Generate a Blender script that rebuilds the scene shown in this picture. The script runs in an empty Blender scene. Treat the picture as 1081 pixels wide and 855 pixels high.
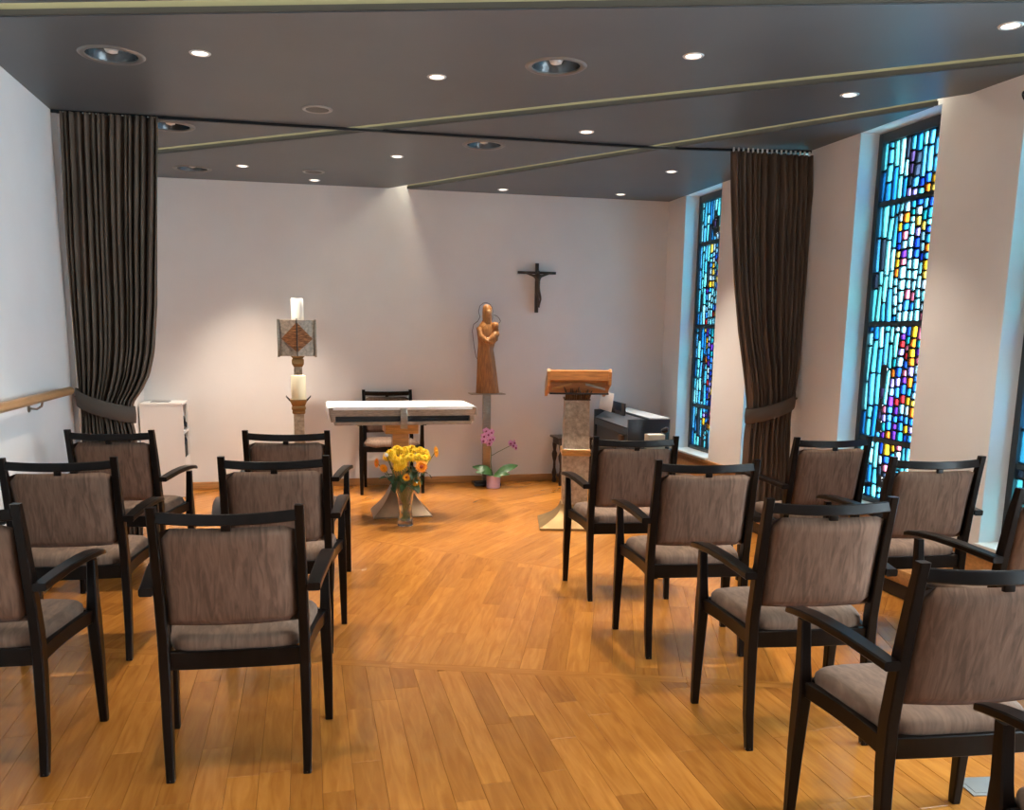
import bpy, bmesh, math, random
from mathutils import Vector, Matrix
R = math.radians
random.seed(7)
sc = bpy.context.scene
C = sc.collection

# ------------------------------------------------------------------ camera
CAM_H = 1.4
yaw, pitch, roll = R(12.876), R(10.098), R(0.659)
fwd = Vector((math.sin(yaw)*math.cos(pitch), math.cos(yaw)*math.cos(pitch), -math.sin(pitch)))
rgt = Vector((math.cos(yaw), -math.sin(yaw), 0))
upv = rgt.cross(fwd)
r2 = rgt*math.cos(roll) + upv*math.sin(roll)
u2 = -rgt*math.sin(roll) + upv*math.cos(roll)
cam = bpy.data.cameras.new('camera')
cam.sensor_width = 36; cam.sensor_fit = 'HORIZONTAL'
cam.lens = 915.5/1081*36
cam.shift_x = (540.5-533.88)/1081
cam.shift_y = (515.89-427.5)/1081
cam.clip_start = .05
cam_o = bpy.data.objects.new('camera', cam); C.objects.link(cam_o)
M = Matrix.Identity(4)
for i, a in enumerate((r2, u2, -fwd)):
    for j in range(3): M[j][i] = a[j]
M.translation = (0, 0, CAM_H)
cam_o.matrix_world = M
sc.camera = cam_o

# ------------------------------------------------------------------ daylight, exposure
W = bpy.data.worlds.new('overcast_sky'); sc.world = W; W.use_nodes = True
bg = W.node_tree.nodes['Background']
bg.inputs[0].default_value = (.78, .90, 1.0, 1)
bg.inputs[1].default_value = 11.0
sc.view_settings.view_transform = 'Standard'
sc.view_settings.look = 'None'
sc.view_settings.exposure = 1.12
sc.view_settings.gamma = 1
sc.view_settings.use_curve_mapping = False
sc.cycles.use_denoising = True
sc.cycles.use_adaptive_sampling = False
sc.cycles.max_bounces = 10
sc.cycles.transparent_max_bounces = 12
sc.cycles.sample_clamp_indirect = 6
SPOT_W = 85
COVE_E = 7.0
WARM = (1.0, .87, .72)

# ------------------------------------------------------------------ room measures
XL, XR, YB, YF, ZC = -1.42, 3.408, 8.06, -2.0, 2.661
GX = 3.56                                     # glass plane
SILL = .346
WINS = [(6.955, 7.68), (5.66, 6.385), (4.36, 5.09), (3.05, 3.775), (1.75, 2.475), (.45, 1.175), (-.85, -.125)]     # the last three, out of view, are added clear for daylight

# daylight portals in the window openings (guide sky sampling only)
for a, b in WINS:
    l = bpy.data.lights.new('window_daylight_portal', 'AREA'); l.shape = 'RECTANGLE'
    l.size = ZC-SILL; l.size_y = b-a; l.cycles.is_portal = True
    o = bpy.data.objects.new('window_daylight_portal', l); C.objects.link(o)
    o.location = (GX+.12, (a+b)/2, (ZC+SILL)/2); o.rotation_euler = (0, R(90), 0)

# ------------------------------------------------------------------ materials
def nt(name):
    m = bpy.data.materials.new(name); m.use_nodes = True
    n = m.node_tree.nodes; l = m.node_tree.links
    return m, n, l, n['Principled BSDF']
def mat(name, col, rough=.5, metal=0, spec=.5, coat=0, noise=None, bump=0, bscale=60, stretch=(1, 1, 1), coords='Object', trans=0):
    m, n, l, p = nt(name)
    p.inputs['Base Color'].default_value = (*col, 1)
    p.inputs['Roughness'].default_value = rough
    p.inputs['Metallic'].default_value = metal
    p.inputs['Specular IOR Level'].default_value = spec
    p.inputs['Coat Weight'].default_value = coat
    p.inputs['Transmission Weight'].default_value = trans
    if noise or bump:
        tc = n.new('ShaderNodeTexCoord'); mp = n.new('ShaderNodeMapping')
        mp.inputs['Scale'].default_value = stretch
        l.new(tc.outputs[coords], mp.inputs[0])
    if noise:
        sc_, amt = noise
        t = n.new('ShaderNodeTexNoise'); t.inputs['Scale'].default_value = sc_; t.inputs['Detail'].default_value = 6
        l.new(mp.outputs[0], t.inputs['Vector'])
        r = n.new('ShaderNodeValToRGB')
        r.color_ramp.elements[0].position = .3; r.color_ramp.elements[1].position = .7
        r.color_ramp.elements[0].color = (*[c*(1-amt) for c in col], 1)
        r.color_ramp.elements[1].color = (*[min(1, c*(1+amt)) for c in col], 1)
        l.new(t.outputs['Fac'], r.inputs[0]); l.new(r.outputs[0], p.inputs['Base Color'])
    if bump:
        t2 = n.new('ShaderNodeTexNoise'); t2.inputs['Scale'].default_value = bscale; t2.inputs['Detail'].default_value = 4
        l.new(mp.outputs[0], t2.inputs['Vector'])
        b = n.new('ShaderNodeBump'); b.inputs['Strength'].default_value = bump; b.inputs['Distance'].default_value = .01
        l.new(t2.outputs['Fac'], b.inputs['Height']); l.new(b.outputs[0], p.inputs['Normal'])
    return m
def emis(name, col, st):
    m, n, l, p = nt(name)
    p.inputs['Base Color'].default_value = (.8, .8, .8, 1)
    p.inputs['Emission Color'].default_value = (*col, 1)
    p.inputs['Emission Strength'].default_value = st
    return m
PAINT = mat('wall_paint', (.85, .815, .79), .85, spec=.2, noise=(3, .02), bump=.06, bscale=90)
REVEAL = mat('window_reveal_paint', (.86, .87, .87), .6, spec=.3, bump=.03, bscale=40)
CEIL = mat('ceiling_paint', (.104, .116, .128), .42, spec=.35, noise=(2, .05))
COVE = mat('cove_paint', (.19, .18, .105), .5)
LIP = mat('cove_lip_shade', (.035, .032, .028), .6)  # painted near black: shade put into the colour of the lip
LED = emis('led_strip', (1.0, .94, .74), COVE_E)
LAMP = emis('lamp_lens', (1.0, .93, .82), 3.5)
ESP = mat('espresso_wood', (.0050, .0026, .0019), .30, spec=.2, noise=(9, .5), stretch=(4, 4, .6))
SILV = mat('glide_grey', (.45, .45, .45), .4, metal=.6)
DARKMET = mat('dark_metal', (.02, .022, .025), .4, metal=.6)
BLACK = mat('black_lacquer', (.012, .014, .018), .25, spec=.5)
PIANO = mat('piano_black', (.018, .022, .030), .22, spec=.6)
PIANO2 = mat('piano_grey_panel', (.07, .078, .095), .35)
STEEL = mat('brushed_steel', (.36, .31, .255), .30, metal=.9, noise=(25, .18), stretch=(1, 1, 8))
HAMMER = mat('hammered_bronze', (.40, .32, .235), .45, metal=.55, noise=(38, .3), bump=.5, bscale=70)
BRASS = mat('brass', (.30, .19, .08), .5, metal=.7, noise=(12, .15))
GOLDWOOD = mat('golden_wood', (.50, .25, .06), .35, noise=(10, .3), stretch=(1, 6, 6))
OAKTRIM = mat('oak_trim', (.46, .225, .075), .35, noise=(7, .22), stretch=(.6, 6, 10))
DESKW = mat('desk_wood', (.40, .16, .045), .3, noise=(9, .3), stretch=(1, 8, 8))
STATUE = mat('carved_wood', (.40, .165, .042), .45, noise=(14, .35), stretch=(5, 5, .8), bump=.3, bscale=40)
RAILW = mat('handrail_wood', (.50, .27, .12), .3, noise=(8, .15), stretch=(6, .7, 6))
WHITE = mat('white_laminate', (.80, .77, .74), .4)
GREYP = mat('grey_panel', (.30, .30, .30), .6)
WHITEP = mat('white_paper', (.86, .88, .92), .8)
CLOTH = mat('white_linen', (.9, .9, .9), .9, bump=.05, bscale=120)
WAX = mat('white_wax', (.88, .86, .80), .45)
WAXY = mat('ivory_wax', (.86, .78, .55), .45)
STONE = mat('grey_oak_beam', (.32, .245, .185), .5, noise=(22, .35), stretch=(1.2, 8, 8))
BEIGE = mat('beige_card', (.55, .45, .33), .7)
LILAC = mat('lilac_ceramic', (.72, .50, .72), .3, coat=.3)
SOIL = mat('bark_soil', (.03, .018, .01), .9, bump=.6, bscale=90)
LEAFM = mat('orchid_leaf', (.05, .14, .03), .35, noise=(18, .25))
LEAFD = mat('bouquet_leaf', (.022, .065, .02), .4, noise=(20, .3))
STEMM = mat('green_stem', (.10, .17, .05), .5)
ORCH = mat('orchid_petal', (.78, .42, .72), .5, noise=(60, .25))
ORCHC = mat('orchid_lip', (.30, .03, .15), .5)
YEL = mat('yellow_petal', (.95, .62, .015), .6)
YELG = mat('golden_petal', (.92, .42, .01), .6)
ORG = mat('orange_petal', (.95, .32, .012), .55)
REDC = mat('flower_centre', (.40, .05, .01), .8)
YELC = mat('yellow_centre', (.75, .35, .02), .8)
WHT = mat('white_petal', (.9, .88, .9), .6)
GLASS = mat('crystal_glass', (1, 1, 1), .03, trans=1)
WATER = mat('vase_water', (.9, 1, .93), .02, trans=1)
BRONZE = mat('dark_bronze', (.09, .055, .035), .4, metal=.6)
CROSSW = mat('dark_cross_wood', (.035, .018, .012), .45)
FRAME = mat('window_metal', (.045, .055, .062), .4, metal=.3)
LEAD = mat('lead_matrix', (.010, .018, .026), .6, bump=.2, bscale=60)
GROUT = mat('floor_substrate', (.10, .04, .012), .8)
PLATE = mat('floor_plate_steel', (.34, .36, .36), .35, metal=.5)
BAND = mat('tieback_fabric', (.115, .082, .062), .8, bump=.1, bscale=300)

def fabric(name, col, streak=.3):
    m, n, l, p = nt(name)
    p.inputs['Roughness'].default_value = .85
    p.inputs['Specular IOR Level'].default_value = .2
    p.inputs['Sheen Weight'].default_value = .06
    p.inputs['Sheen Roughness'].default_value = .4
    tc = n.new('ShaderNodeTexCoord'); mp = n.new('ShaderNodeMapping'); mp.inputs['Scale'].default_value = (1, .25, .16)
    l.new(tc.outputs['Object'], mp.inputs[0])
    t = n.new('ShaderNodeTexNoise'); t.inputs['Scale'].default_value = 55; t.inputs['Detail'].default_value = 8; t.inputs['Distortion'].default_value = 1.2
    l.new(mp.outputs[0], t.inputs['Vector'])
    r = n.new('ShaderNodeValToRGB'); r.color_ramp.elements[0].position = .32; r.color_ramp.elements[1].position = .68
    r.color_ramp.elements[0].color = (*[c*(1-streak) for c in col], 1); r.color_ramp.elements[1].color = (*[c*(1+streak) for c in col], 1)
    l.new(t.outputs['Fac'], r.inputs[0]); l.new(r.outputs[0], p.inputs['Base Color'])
    t2 = n.new('ShaderNodeTexNoise'); t2.inputs['Scale'].default_value = 400
    l.new(tc.outputs['Object'], t2.inputs['Vector'])
    b = n.new('ShaderNodeBump'); b.inputs['Strength'].default_value = .15; b.inputs['Distance'].default_value = .003
    l.new(t2.outputs['Fac'], b.inputs['Height']); l.new(b.outputs[0], p.inputs['Normal'])
    return m
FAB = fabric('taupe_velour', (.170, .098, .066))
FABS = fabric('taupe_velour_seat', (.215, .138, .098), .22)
CURT = mat('curtain_cloth', (.150, .107, .080), .8, spec=.2, noise=(4, .12), bump=.06, bscale=260)

def plank_mat():
    m, n, l, p = nt('oak_parquet')
    uv = n.new('ShaderNodeUVMap'); uv.uv_map = 'plank'
    at = n.new('ShaderNodeAttribute'); at.attribute_name = 'tone'
    mp = n.new('ShaderNodeMapping'); mp.inputs['Scale'].default_value = (1.8, 15, 1)
    l.new(uv.outputs[0], mp.inputs[0])
    t = n.new('ShaderNodeTexNoise'); t.inputs['Scale'].default_value = 2.4; t.inputs['Detail'].default_value = 7; t.inputs['Distortion'].default_value = .9
    l.new(mp.outputs[0], t.inputs['Vector'])
    r = n.new('ShaderNodeValToRGB')
    r.color_ramp.elements[0].position = .30; r.color_ramp.elements[1].position = .72
    r.color_ramp.elements[0].color = (.37, .132, .019, 1); r.color_ramp.elements[1].color = (.52, .212, .038, 1)
    l.new(t.outputs['Fac'], r.inputs[0])
    mix = n.new('ShaderNodeMix'); mix.data_type = 'RGBA'; mix.blend_type = 'MULTIPLY'; mix.inputs[0].default_value = 1
    r2_ = n.new('ShaderNodeValToRGB')
    r2_.color_ramp.elements[0].color = (.80, .76, .70, 1); r2_.color_ramp.elements[1].color = (1.10, 1.10, 1.08, 1)
    l.new(at.outputs['Fac'], r2_.inputs[0])
    l.new(r.outputs[0], mix.inputs[6]); l.new(r2_.outputs[0], mix.inputs[7]); l.new(mix.outputs[2], p.inputs['Base Color'])
    p.inputs['Roughness'].default_value = .245
    p.inputs['Specular IOR Level'].default_value = .62
    p.inputs['Coat Weight'].default_value = 0
    return m
PLANK = plank_mat()

def pane_mat():
    m = bpy.data.materials.new('stained_glass'); m.use_nodes = True
    n = m.node_tree.nodes; l = m.node_tree.links; n.clear()
    out = n.new('ShaderNodeOutputMaterial')
    at = n.new('ShaderNodeAttribute'); at.attribute_name = 'tint'
    geo = n.new('ShaderNodeNewGeometry')
    no = n.new('ShaderNodeTexNoise'); no.inputs['Scale'].default_value = 22; no.inputs['Detail'].default_value = 3
    l.new(geo.outputs['Position'], no.inputs['Vector'])
    mr = n.new('ShaderNodeMapRange'); mr.inputs[1].default_value = .3; mr.inputs[2].default_value = .7; mr.inputs[3].default_value = .75; mr.inputs[4].default_value = 1.1
    l.new(no.outputs['Fac'], mr.inputs[0])
    mul = n.new('ShaderNodeVectorMath'); mul.operation = 'SCALE'
    l.new(at.outputs['Color'], mul.inputs[0]); l.new(mr.outputs[0], mul.inputs['Scale'])
    tr = n.new('ShaderNodeBsdfTransparent'); tl = n.new('ShaderNodeBsdfTranslucent'); gl = n.new('ShaderNodeBsdfGlossy')
    gl.inputs['Roughness'].default_value = .1
    l.new(mul.outputs[0], tr.inputs[0]); l.new(mul.outputs[0], tl.inputs[0])
    m1 = n.new('ShaderNodeMixShader'); m1.inputs[0].default_value = .25
    l.new(tr.outputs[0], m1.inputs[1]); l.new(tl.outputs[0], m1.inputs[2])
    m2 = n.new('ShaderNodeMixShader'); m2.inputs[0].default_value = .04
    l.new(m1.outputs[0], m2.inputs[1]); l.new(gl.outputs[0], m2.inputs[2]); l.new(m2.outputs[0], out.inputs[0])
    return m
PANE = pane_mat()

# ------------------------------------------------------------------ mesh helpers
class MB:
    def __init__(s): s.v = []; s.f = []
    def add(s, vs, fs):
        o = len(s.v); s.v += [tuple(x) for x in vs]; s.f += [tuple(i+o for i in f) for f in fs]; return s
    def box(s, x0, x1, y0, y1, z0, z1, c=0.0, mtx=None):
        if c <= 0:
            vs = [Vector((x, y, z)) for z in (z0, z1) for y in (y0, y1) for x in (x0, x1)]
            fs = [(0, 2, 3, 1), (4, 5, 7, 6), (0, 1, 5, 4), (2, 6, 7, 3), (0, 4, 6, 2), (1, 3, 7, 5)]
        else:
            bm = bmesh.new(); bmesh.ops.create_cube(bm, size=1)
            for v in bm.verts: v.co = Vector((x0+(v.co.x+.5)*(x1-x0), y0+(v.co.y+.5)*(y1-y0), z0+(v.co.z+.5)*(z1-z0)))
            bmesh.ops.bevel(bm, geom=bm.edges[:], offset=c, segments=2, profile=.6, affect='EDGES')
            bm.verts.index_update()
            vs = [v.co.copy() for v in bm.verts]; fs = [tuple(v.index for v in f.verts) for f in bm.faces]; bm.free()
        if mtx is not None: vs = [mtx @ v for v in vs]
        return s.add(vs, fs)
    def loft(s, rings, cap=True, closed=True):
        o = len(s.v); n = len(rings[0])
        for r in rings: s.v += [tuple(p) for p in r]
        for i in range(len(rings)-1):
            for j in range(n if closed else n-1):
                a = o+i*n+j; b = o+i*n+(j+1) % n
                s.f.append((a, b, b+n, a+n))
        if cap and closed:
            s.f.append(tuple(o+j for j in reversed(range(n)))); s.f.append(tuple(o+(len(rings)-1)*n+j for j in range(n)))
        return s
    def lathe(s, prof, cx=0, cy=0, n=24, cap=True):
        return s.loft([[(cx+r*math.cos(2*math.pi*k/n), cy+r*math.sin(2*math.pi*k/n), z) for k in range(n)] for r, z in prof], cap)
    def tube(s, pts, r, n=8, cap=True):
        pts = [Vector(p) for p in pts]; rings = []
        up = Vector((0, 0, 1))
        for i, p in enumerate(pts):
            t = (pts[min(i+1, len(pts)-1)]-pts[max(i-1, 0)]).normalized()
            if abs(t.z) > .95: up = Vector((1, 0, 0)) if i == 0 else up
            a = t.cross(up)
            if a.length < 1e-4: a = t.cross(Vector((0, 1, 0)))
            a.normalize(); b = a.cross(t).normalized(); up = b
            rr = r[i] if isinstance(r, (list, tuple)) else r
            rings.append([p+a*rr*math.cos(2*math.pi*k/n)+b*rr*math.sin(2*math.pi*k/n) for k in range(n)])
        return s.loft(rings, cap)
    def sweep(s, secs, ch=.25):
        # secs: (centre, half-vector a, half-vector b); chamfered rectangle section
        rings = []
        for c, a, b in secs:
            c = Vector(c); a = Vector(a); b = Vector(b); k = 1-ch
            m = min(a.length, b.length)*ch; ka = 1-m/a.length; kb = 1-m/b.length
            rings.append([c+a*ka-b, c+a-b*kb, c+a+b*kb, c+a*ka+b, c-a*ka+b, c-a+b*kb, c-a-b*kb, c-a*ka-b])
        return s.loft(rings)
    def prism(s, poly, z0, z1):
        return s.loft([[(x, y, z0) for x, y in poly], [(x, y, z1) for x, y in poly]])
    def build(s, name, m, parent=None, smooth=35, loc=None, rot=None):
        me = bpy.data.meshes.new(name); me.from_pydata(s.v, [], s.f); me.update()
        bm = bmesh.new(); bm.from_mesh(me); bmesh.ops.recalc_face_normals(bm, faces=bm.faces[:]); bm.to_mesh(me); bm.free()
        if smooth:
            me.shade_smooth(); me.set_sharp_from_angle(angle=R(smooth))
        me.materials.append(m)
        return link(name, me, parent, loc, rot)
def link(name, me, parent=None, loc=None, rot=None):
    o = bpy.data.objects.new(name, me); C.objects.link(o)
    if parent is not None: o.parent = parent
    if loc: o.location = loc
    if rot: o.rotation_euler = rot
    return o
def tag(o, label, cat, group=None):
    o['label'] = label; o['category'] = cat
    if group: o['group'] = group
    return o
def thing(name, label, cat, loc=(0, 0, 0), rz=0, group=None):
    o = bpy.data.objects.new(name, None); C.objects.link(o); o.location = loc; o.rotation_euler = (0, 0, rz)
    o.empty_display_size = .1
    return tag(o, label, cat, group)
def struct(o): o['kind'] = 'structure'; return o
def copy_tree(o, parent=None):
    c = o.copy(); C.objects.link(c); c.parent = parent
    for ch in list(o.children): copy_tree(ch, c)
    return c
def clip(poly, p, nrm):
    # keep side where (q-p).n >= 0
    out = []
    for i in range(len(poly)):
        a = poly[i]; b = poly[(i+1) % len(poly)]
        da = (a[0]-p[0])*nrm[0]+(a[1]-p[1])*nrm[1]; db = (b[0]-p[0])*nrm[0]+(b[1]-p[1])*nrm[1]
        if da >= 0: out.append(a)
        if (da >= 0) != (db >= 0):
            t = da/(da-db); out.append((a[0]+(b[0]-a[0])*t, a[1]+(b[1]-a[1])*t))
    return out
def area(p): return abs(sum(p[i][0]*p[(i+1) % len(p)][1]-p[(i+1) % len(p)][0]*p[i][1] for i in range(len(p))))/2

# ================================================================== STRUCTURE
# ------------------------------------------------------------------ floor of planks laid in fanned fields
floor = struct(MB().box(XL-.1, XR+.1, YF-.1, YB+.1, -.12, -.012).build('floor', GROUT, smooth=0))
room = [(XL, YF), (XR, YF), (XR, YB), (XL, YB)]
def ln(a, b):
    d = Vector((b[0]-a[0], b[1]-a[1])).normalized(); n = Vector((-d.y, d.x))
    if n.y < 0: n = -n
    return Vector(a), d, n
L1 = ln((.066, 3.596), (1.574, 3.084)); L2 = ln((.77, 5.491), (1.478, 4.888)); L3 = ln((1.162, 7.654), (1.815, 6.595))
SW = .062
def off(L, k): return (L[0]+L[2]*k)
planks = []          # (poly, dir, tone)
def field(poly, ang, w=.098):                    # rows of planks, cut to the field outline
    d = Vector((math.cos(R(ang)), math.sin(R(ang)))); n = Vector((-d.y, d.x))
    us = [Vector(p).dot(d) for p in poly]; vs = [Vector(p).dot(n) for p in poly]
    v = min(vs)-w*random.random()
    while v < max(vs):
        u = min(us)-random.random()*.9
        while u < max(us):
            L = random.choice((.42, .55, .7, .8, .95, 1.1))
            q = [tuple(d*a+n*b) for a, b in ((u, v), (u+L, v), (u+L, v+w), (u, v+w))]
            for i in range(len(poly)):
                a = Vector(poly[i]); b = Vector(poly[(i+1) % len(poly)]); e = (b-a); nn = Vector((-e.y, e.x))
                if len(q) > 2: q = clip(q, a, nn)
            if len(q) > 2 and area(q) > 3e-4: planks.append((q, d, random.random()))
            u += L
        v += w
def ccw(p):
    s_ = sum(p[i][0]*p[(i+1) % len(p)][1]-p[(i+1) % len(p)][0]*p[i][1] for i in range(len(p)))
    return p if s_ > 0 else p[::-1]
f0 = clip(room, L1[0], -L1[2])
f1 = clip(clip(room, off(L1, SW), L1[2]), L2[0], -L2[2])
f2 = clip(clip(room, off(L2, .03), L2[2]), L3[0], -L3[2])
f3 = clip(room, off(L3, .03), L3[2])
for f, a in ((f0, 90), (f1, 70), (f2, 49.6), (f3, 31.6)): field(ccw(f), a)
def strip(L, wd, seg=1.25):
    t = -6
    while t < 8:
        q = [tuple(L[0]+L[1]*a+L[2]*b) for a, b in ((t, 0), (t+seg, 0), (t+seg, wd), (t, wd))]
        for i in range(4):
            a = Vector(room[i]); b = Vector(room[(i+1) % 4]); e = b-a
            if len(q) > 2: q = clip(q, a, Vector((-e.y, e.x)))
        if len(q) > 2 and area(q) > 3e-4: planks.append((q, L[1], random.uniform(.35, .6)))
        t += seg
strip(L1, SW); strip(L2, .03); strip(L3, .03)
def plank_geo(mb, q, d, tone, tones, uvs):
    q = ccw(q); cx = sum(p[0] for p in q)/len(q); cy = sum(p[1] for p in q)/len(q); n = len(q)
    def inset(k):
        out = []
        for i in range(n):
            a = Vector(q[i-1]); b = Vector(q[i]); c = Vector(q[(i+1) % n])
            e1 = (b-a).normalized(); e2 = (c-b).normalized()
            n1 = Vector((-e1.y, e1.x)); n2 = Vector((-e2.y, e2.x)); s_ = n1+n2
            den = max(.25, 1+n1.dot(n2))
            out.append(b+s_*(k/den))
        return out
    o = len(mb.v)
    far_ = cy > 4.3; g0, g1, gz = (.0001, .0008, .0002) if far_ else (.0003, .0014, .0010)
    r0 = [(p.x, p.y, -.013) for p in inset(g0)]; r1 = [(p.x, p.y, -gz) for p in inset(g0)]; r2_ = [(p.x, p.y, 0) for p in inset(g1)]
    mb.v += r0+r1+r2_
    fs = [tuple(o+2*n+i for i in range(n))]
    for i in range(n):
        j = (i+1) % n
        fs += [(o+n+i, o+n+j, o+2*n+j, o+2*n+i), (o+i, o+j, o+n+j, o+n+i)]
    mb.f += fs; tones += [tone]*len(fs)
    nn = Vector((-d.y, d.x)); ro = tone*37.0
    for f in fs:
        for i in f:
            p = Vector(mb.v[i][:2]); uvs.append((p.dot(d)+ro, p.dot(nn)+ro*.7))
def plank_obj(name, items):
    mb = MB(); tones = []; uvs = []
    for q, d, t in items: plank_geo(mb, q, d, t, tones, uvs)
    me = bpy.data.meshes.new(name); me.from_pydata(mb.v, [], mb.f); me.update()
    at = me.attributes.new('tone', 'FLOAT', 'FACE'); at.data.foreach_set('value', tones)
    ul = me.uv_layers.new(name='plank'); ul.data.foreach_set('uv', [c for u in uvs for c in u])
    me.materials.append(PLANK)
    return link(name, me, floor)
def shows(it):
    q = it[0]; x = sum(p[0] for p in q)/len(q); y = sum(p[1] for p in q)/len(q)
    v = Vector((x, y, -CAM_H)); z = v.dot(fwd)
    if z < .6: return 0
    px = 533.9+915.5*v.dot(r2)/z; py = 515.9-915.5*v.dot(u2)/z
    if px < -20 or px > 1100 or py > 890: return 0
    return area(q)*CAM_H/z**3
planks.sort(key=shows, reverse=True)
for it in planks[:290]: plank_obj('plank', [it])
rest = plank_obj('plank_remainder', planks[290:]); rest['kind'] = 'stuff'

# ------------------------------------------------------------------ walls
wl = struct(MB().box(XL-.15, XL, YF-.1, 5.83, -.05, 3.0).box(XL-.15, XL+.03, 5.83, YB+.1, -.05, 3.0).build('wall_left', PAINT, smooth=0))
wb = struct(MB().box(XL-.15, XR+.5, YB, YB+.15, -.05, 3.0).build('wall_back', PAINT, smooth=0))
wf = struct(MB().box(XL-.15, XR+.5, YF-.15, YF, -.05, 3.0).build('wall_front', PAINT, smooth=0))
mb = MB(); mr = MB()
mb.box(XR, XR+.32, YF-.1, YB+.1, -.05, SILL-.012)
edges = [YF-.1]+[v for a, b in sorted(WINS) for v in (a, b)]+[YB+.1]
for i in range(0, len(edges), 2): mb.box(XR, XR+.32, edges[i], edges[i+1], SILL-.012, 3.0)
wr = struct(mb.build('wall_right', PAINT, smooth=0))
for a, b in WINS:                                   # painted reveals lining each opening
    mr.box(XR+.001, XR+.318, a, a+.006, SILL, ZC); mr.box(XR+.001, XR+.318, b-.006, b, SILL, ZC)
    mr.box(XR+.001, XR+.318, a, b, ZC-.001, 3.0)
mr.build('window_reveal', REVEAL, wr, smooth=0)
ms = MB()
for a, b in WINS: ms.box(XR-.03, GX+.1, a+.002, b-.002, SILL-.012, SILL+.006, .003)
struct(ms.build('trim_1', mat('sill_stone', (.72, .71, .69), .3), smooth=0))
# wooden panel below the sills and the low plinth box in front of it
pw = struct(MB().box(XR-.014, XR, YF, YB-.002, .16, SILL-.036).build('trim_2', OAKTRIM, smooth=0))
MB().box(XR-.026, XR, YF, YB-.002, SILL-.036, SILL-.012, .003).build('top_rail', OAKTRIM, pw)
pl = struct(MB().box(3.115, XR-.001, YF, 6.6, .085, .162, .004).build('trim_3', OAKTRIM))
MB().box(3.135, XR-.001, YF, 6.6, .0, .085).build('toe_kick', BLACK, pl, smooth=0)
struct(MB().box(XL+.032, XR-.002, YB-.016, YB, 0, .068, .004).build('baseboard_back', OAKTRIM))
struct(MB().box(XL, XL+.014, YF, 5.83, 0, .06, .004).build('baseboard_left', OAKTRIM))

# ------------------------------------------------------------------ ceiling with three lit slots
ceil = struct(MB().box(XL-.15, XR+.001, YF-.1, YB+.1, ZC+.13, ZC+.2).build('ceiling', CEIL, smooth=0))
def cl(a, b, wd):
    d = Vector((b[0]-a[0], b[1]-a[1])).normalized(); n = Vector((-d.y, d.x))
    if n.y < 0: n = -n
    return Vector(a), d, n, wd
S0 = cl((-1.14, 4.05), (.31, 3.61), .15); SA = cl((-.97, 6.80), (3.16, 3.54), .155); SB = cl((.853, 7.90), (3.29, 4.33), .155)
SLOTS = (S0, SA, SB)
room_c = [(XL, YF), (XR, YF), (XR, YB), (XL, YB)]
def far(S): return S[0]+S[2]*S[3]
panels = [clip(room_c, S0[0], -S0[2]),
          clip(clip(room_c, far(S0), S0[2]), SA[0], -SA[2]),
          clip(clip(room_c, far(SA), SA[2]), SB[0], -SB[2]),
          clip(room_c, far(SB), SB[2])]
BIG = [(-.848, 4.638), (1.198, 4.268), (1.211, 6.078), (-.793, 6.08), (-.842, 7.57)]
DISC = [(.098, 5.396), (.093, 7.42)]
SPOTS = [(-.442, 4.501), (.671, 4.587), (1.76, 3.955), (2.834, 3.264), (1.756, 5.519), (2.824, 4.34), (.678, 6.628),
         (-.445, 7.33), (.105, 7.821), (1.734, 7.832), (2.813, 7.777), (2.807, 6.619)]
SPOTS_ADDED = [(-.45, 2.3), (.67, 1.8), (1.76, 1.9), (2.83, 1.3), (-.45, .2), (.67, -.4), (1.76, -.2), (2.83, -.8)]  # unseen downlights added behind the camera as fill light
def inside(p, poly):
    poly = ccw(poly)
    return all((b[0]-a[0])*(p[1]-a[1])-(b[1]-a[1])*(p[0]-a[0]) >= 0 for a, b in zip(poly, poly[1:]+poly[:1]))
for poly in panels:
    po = MB().prism(ccw(poly), ZC, ZC+.13).build('ceiling_panel', CEIL, ceil, smooth=0)
    cut = MB()
    for (x, y) in BIG:
        if inside((x, y), poly): cut.lathe([(.118, ZC-.05), (.118, ZC+.095)], x, y, 32)
    for (x, y) in SPOTS+SPOTS_ADDED:
        if inside((x, y), poly): cut.lathe([(.036, ZC-.05), (.036, ZC+.05)], x, y, 20)
    if cut.v:
        co = cut.build('cutter', CEIL, smooth=0)
        md = po.modifiers.new('holes', 'BOOLEAN'); md.operation = 'DIFFERENCE'; md.solver = 'EXACT'; md.object = co
        bpy.context.view_layer.update()
        me = bpy.data.meshes.new_from_object(po.evaluated_get(bpy.context.evaluated_depsgraph_get()))
        po.modifiers.clear(); po.data = me
        bpy.data.objects.remove(co)
names = ['warm light slot crossing the ceiling over the rear rows', 'warm light slot in the ceiling crossing the curtain track near its middle', 'warm light slot in the ceiling ending at the white end wall']
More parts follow.
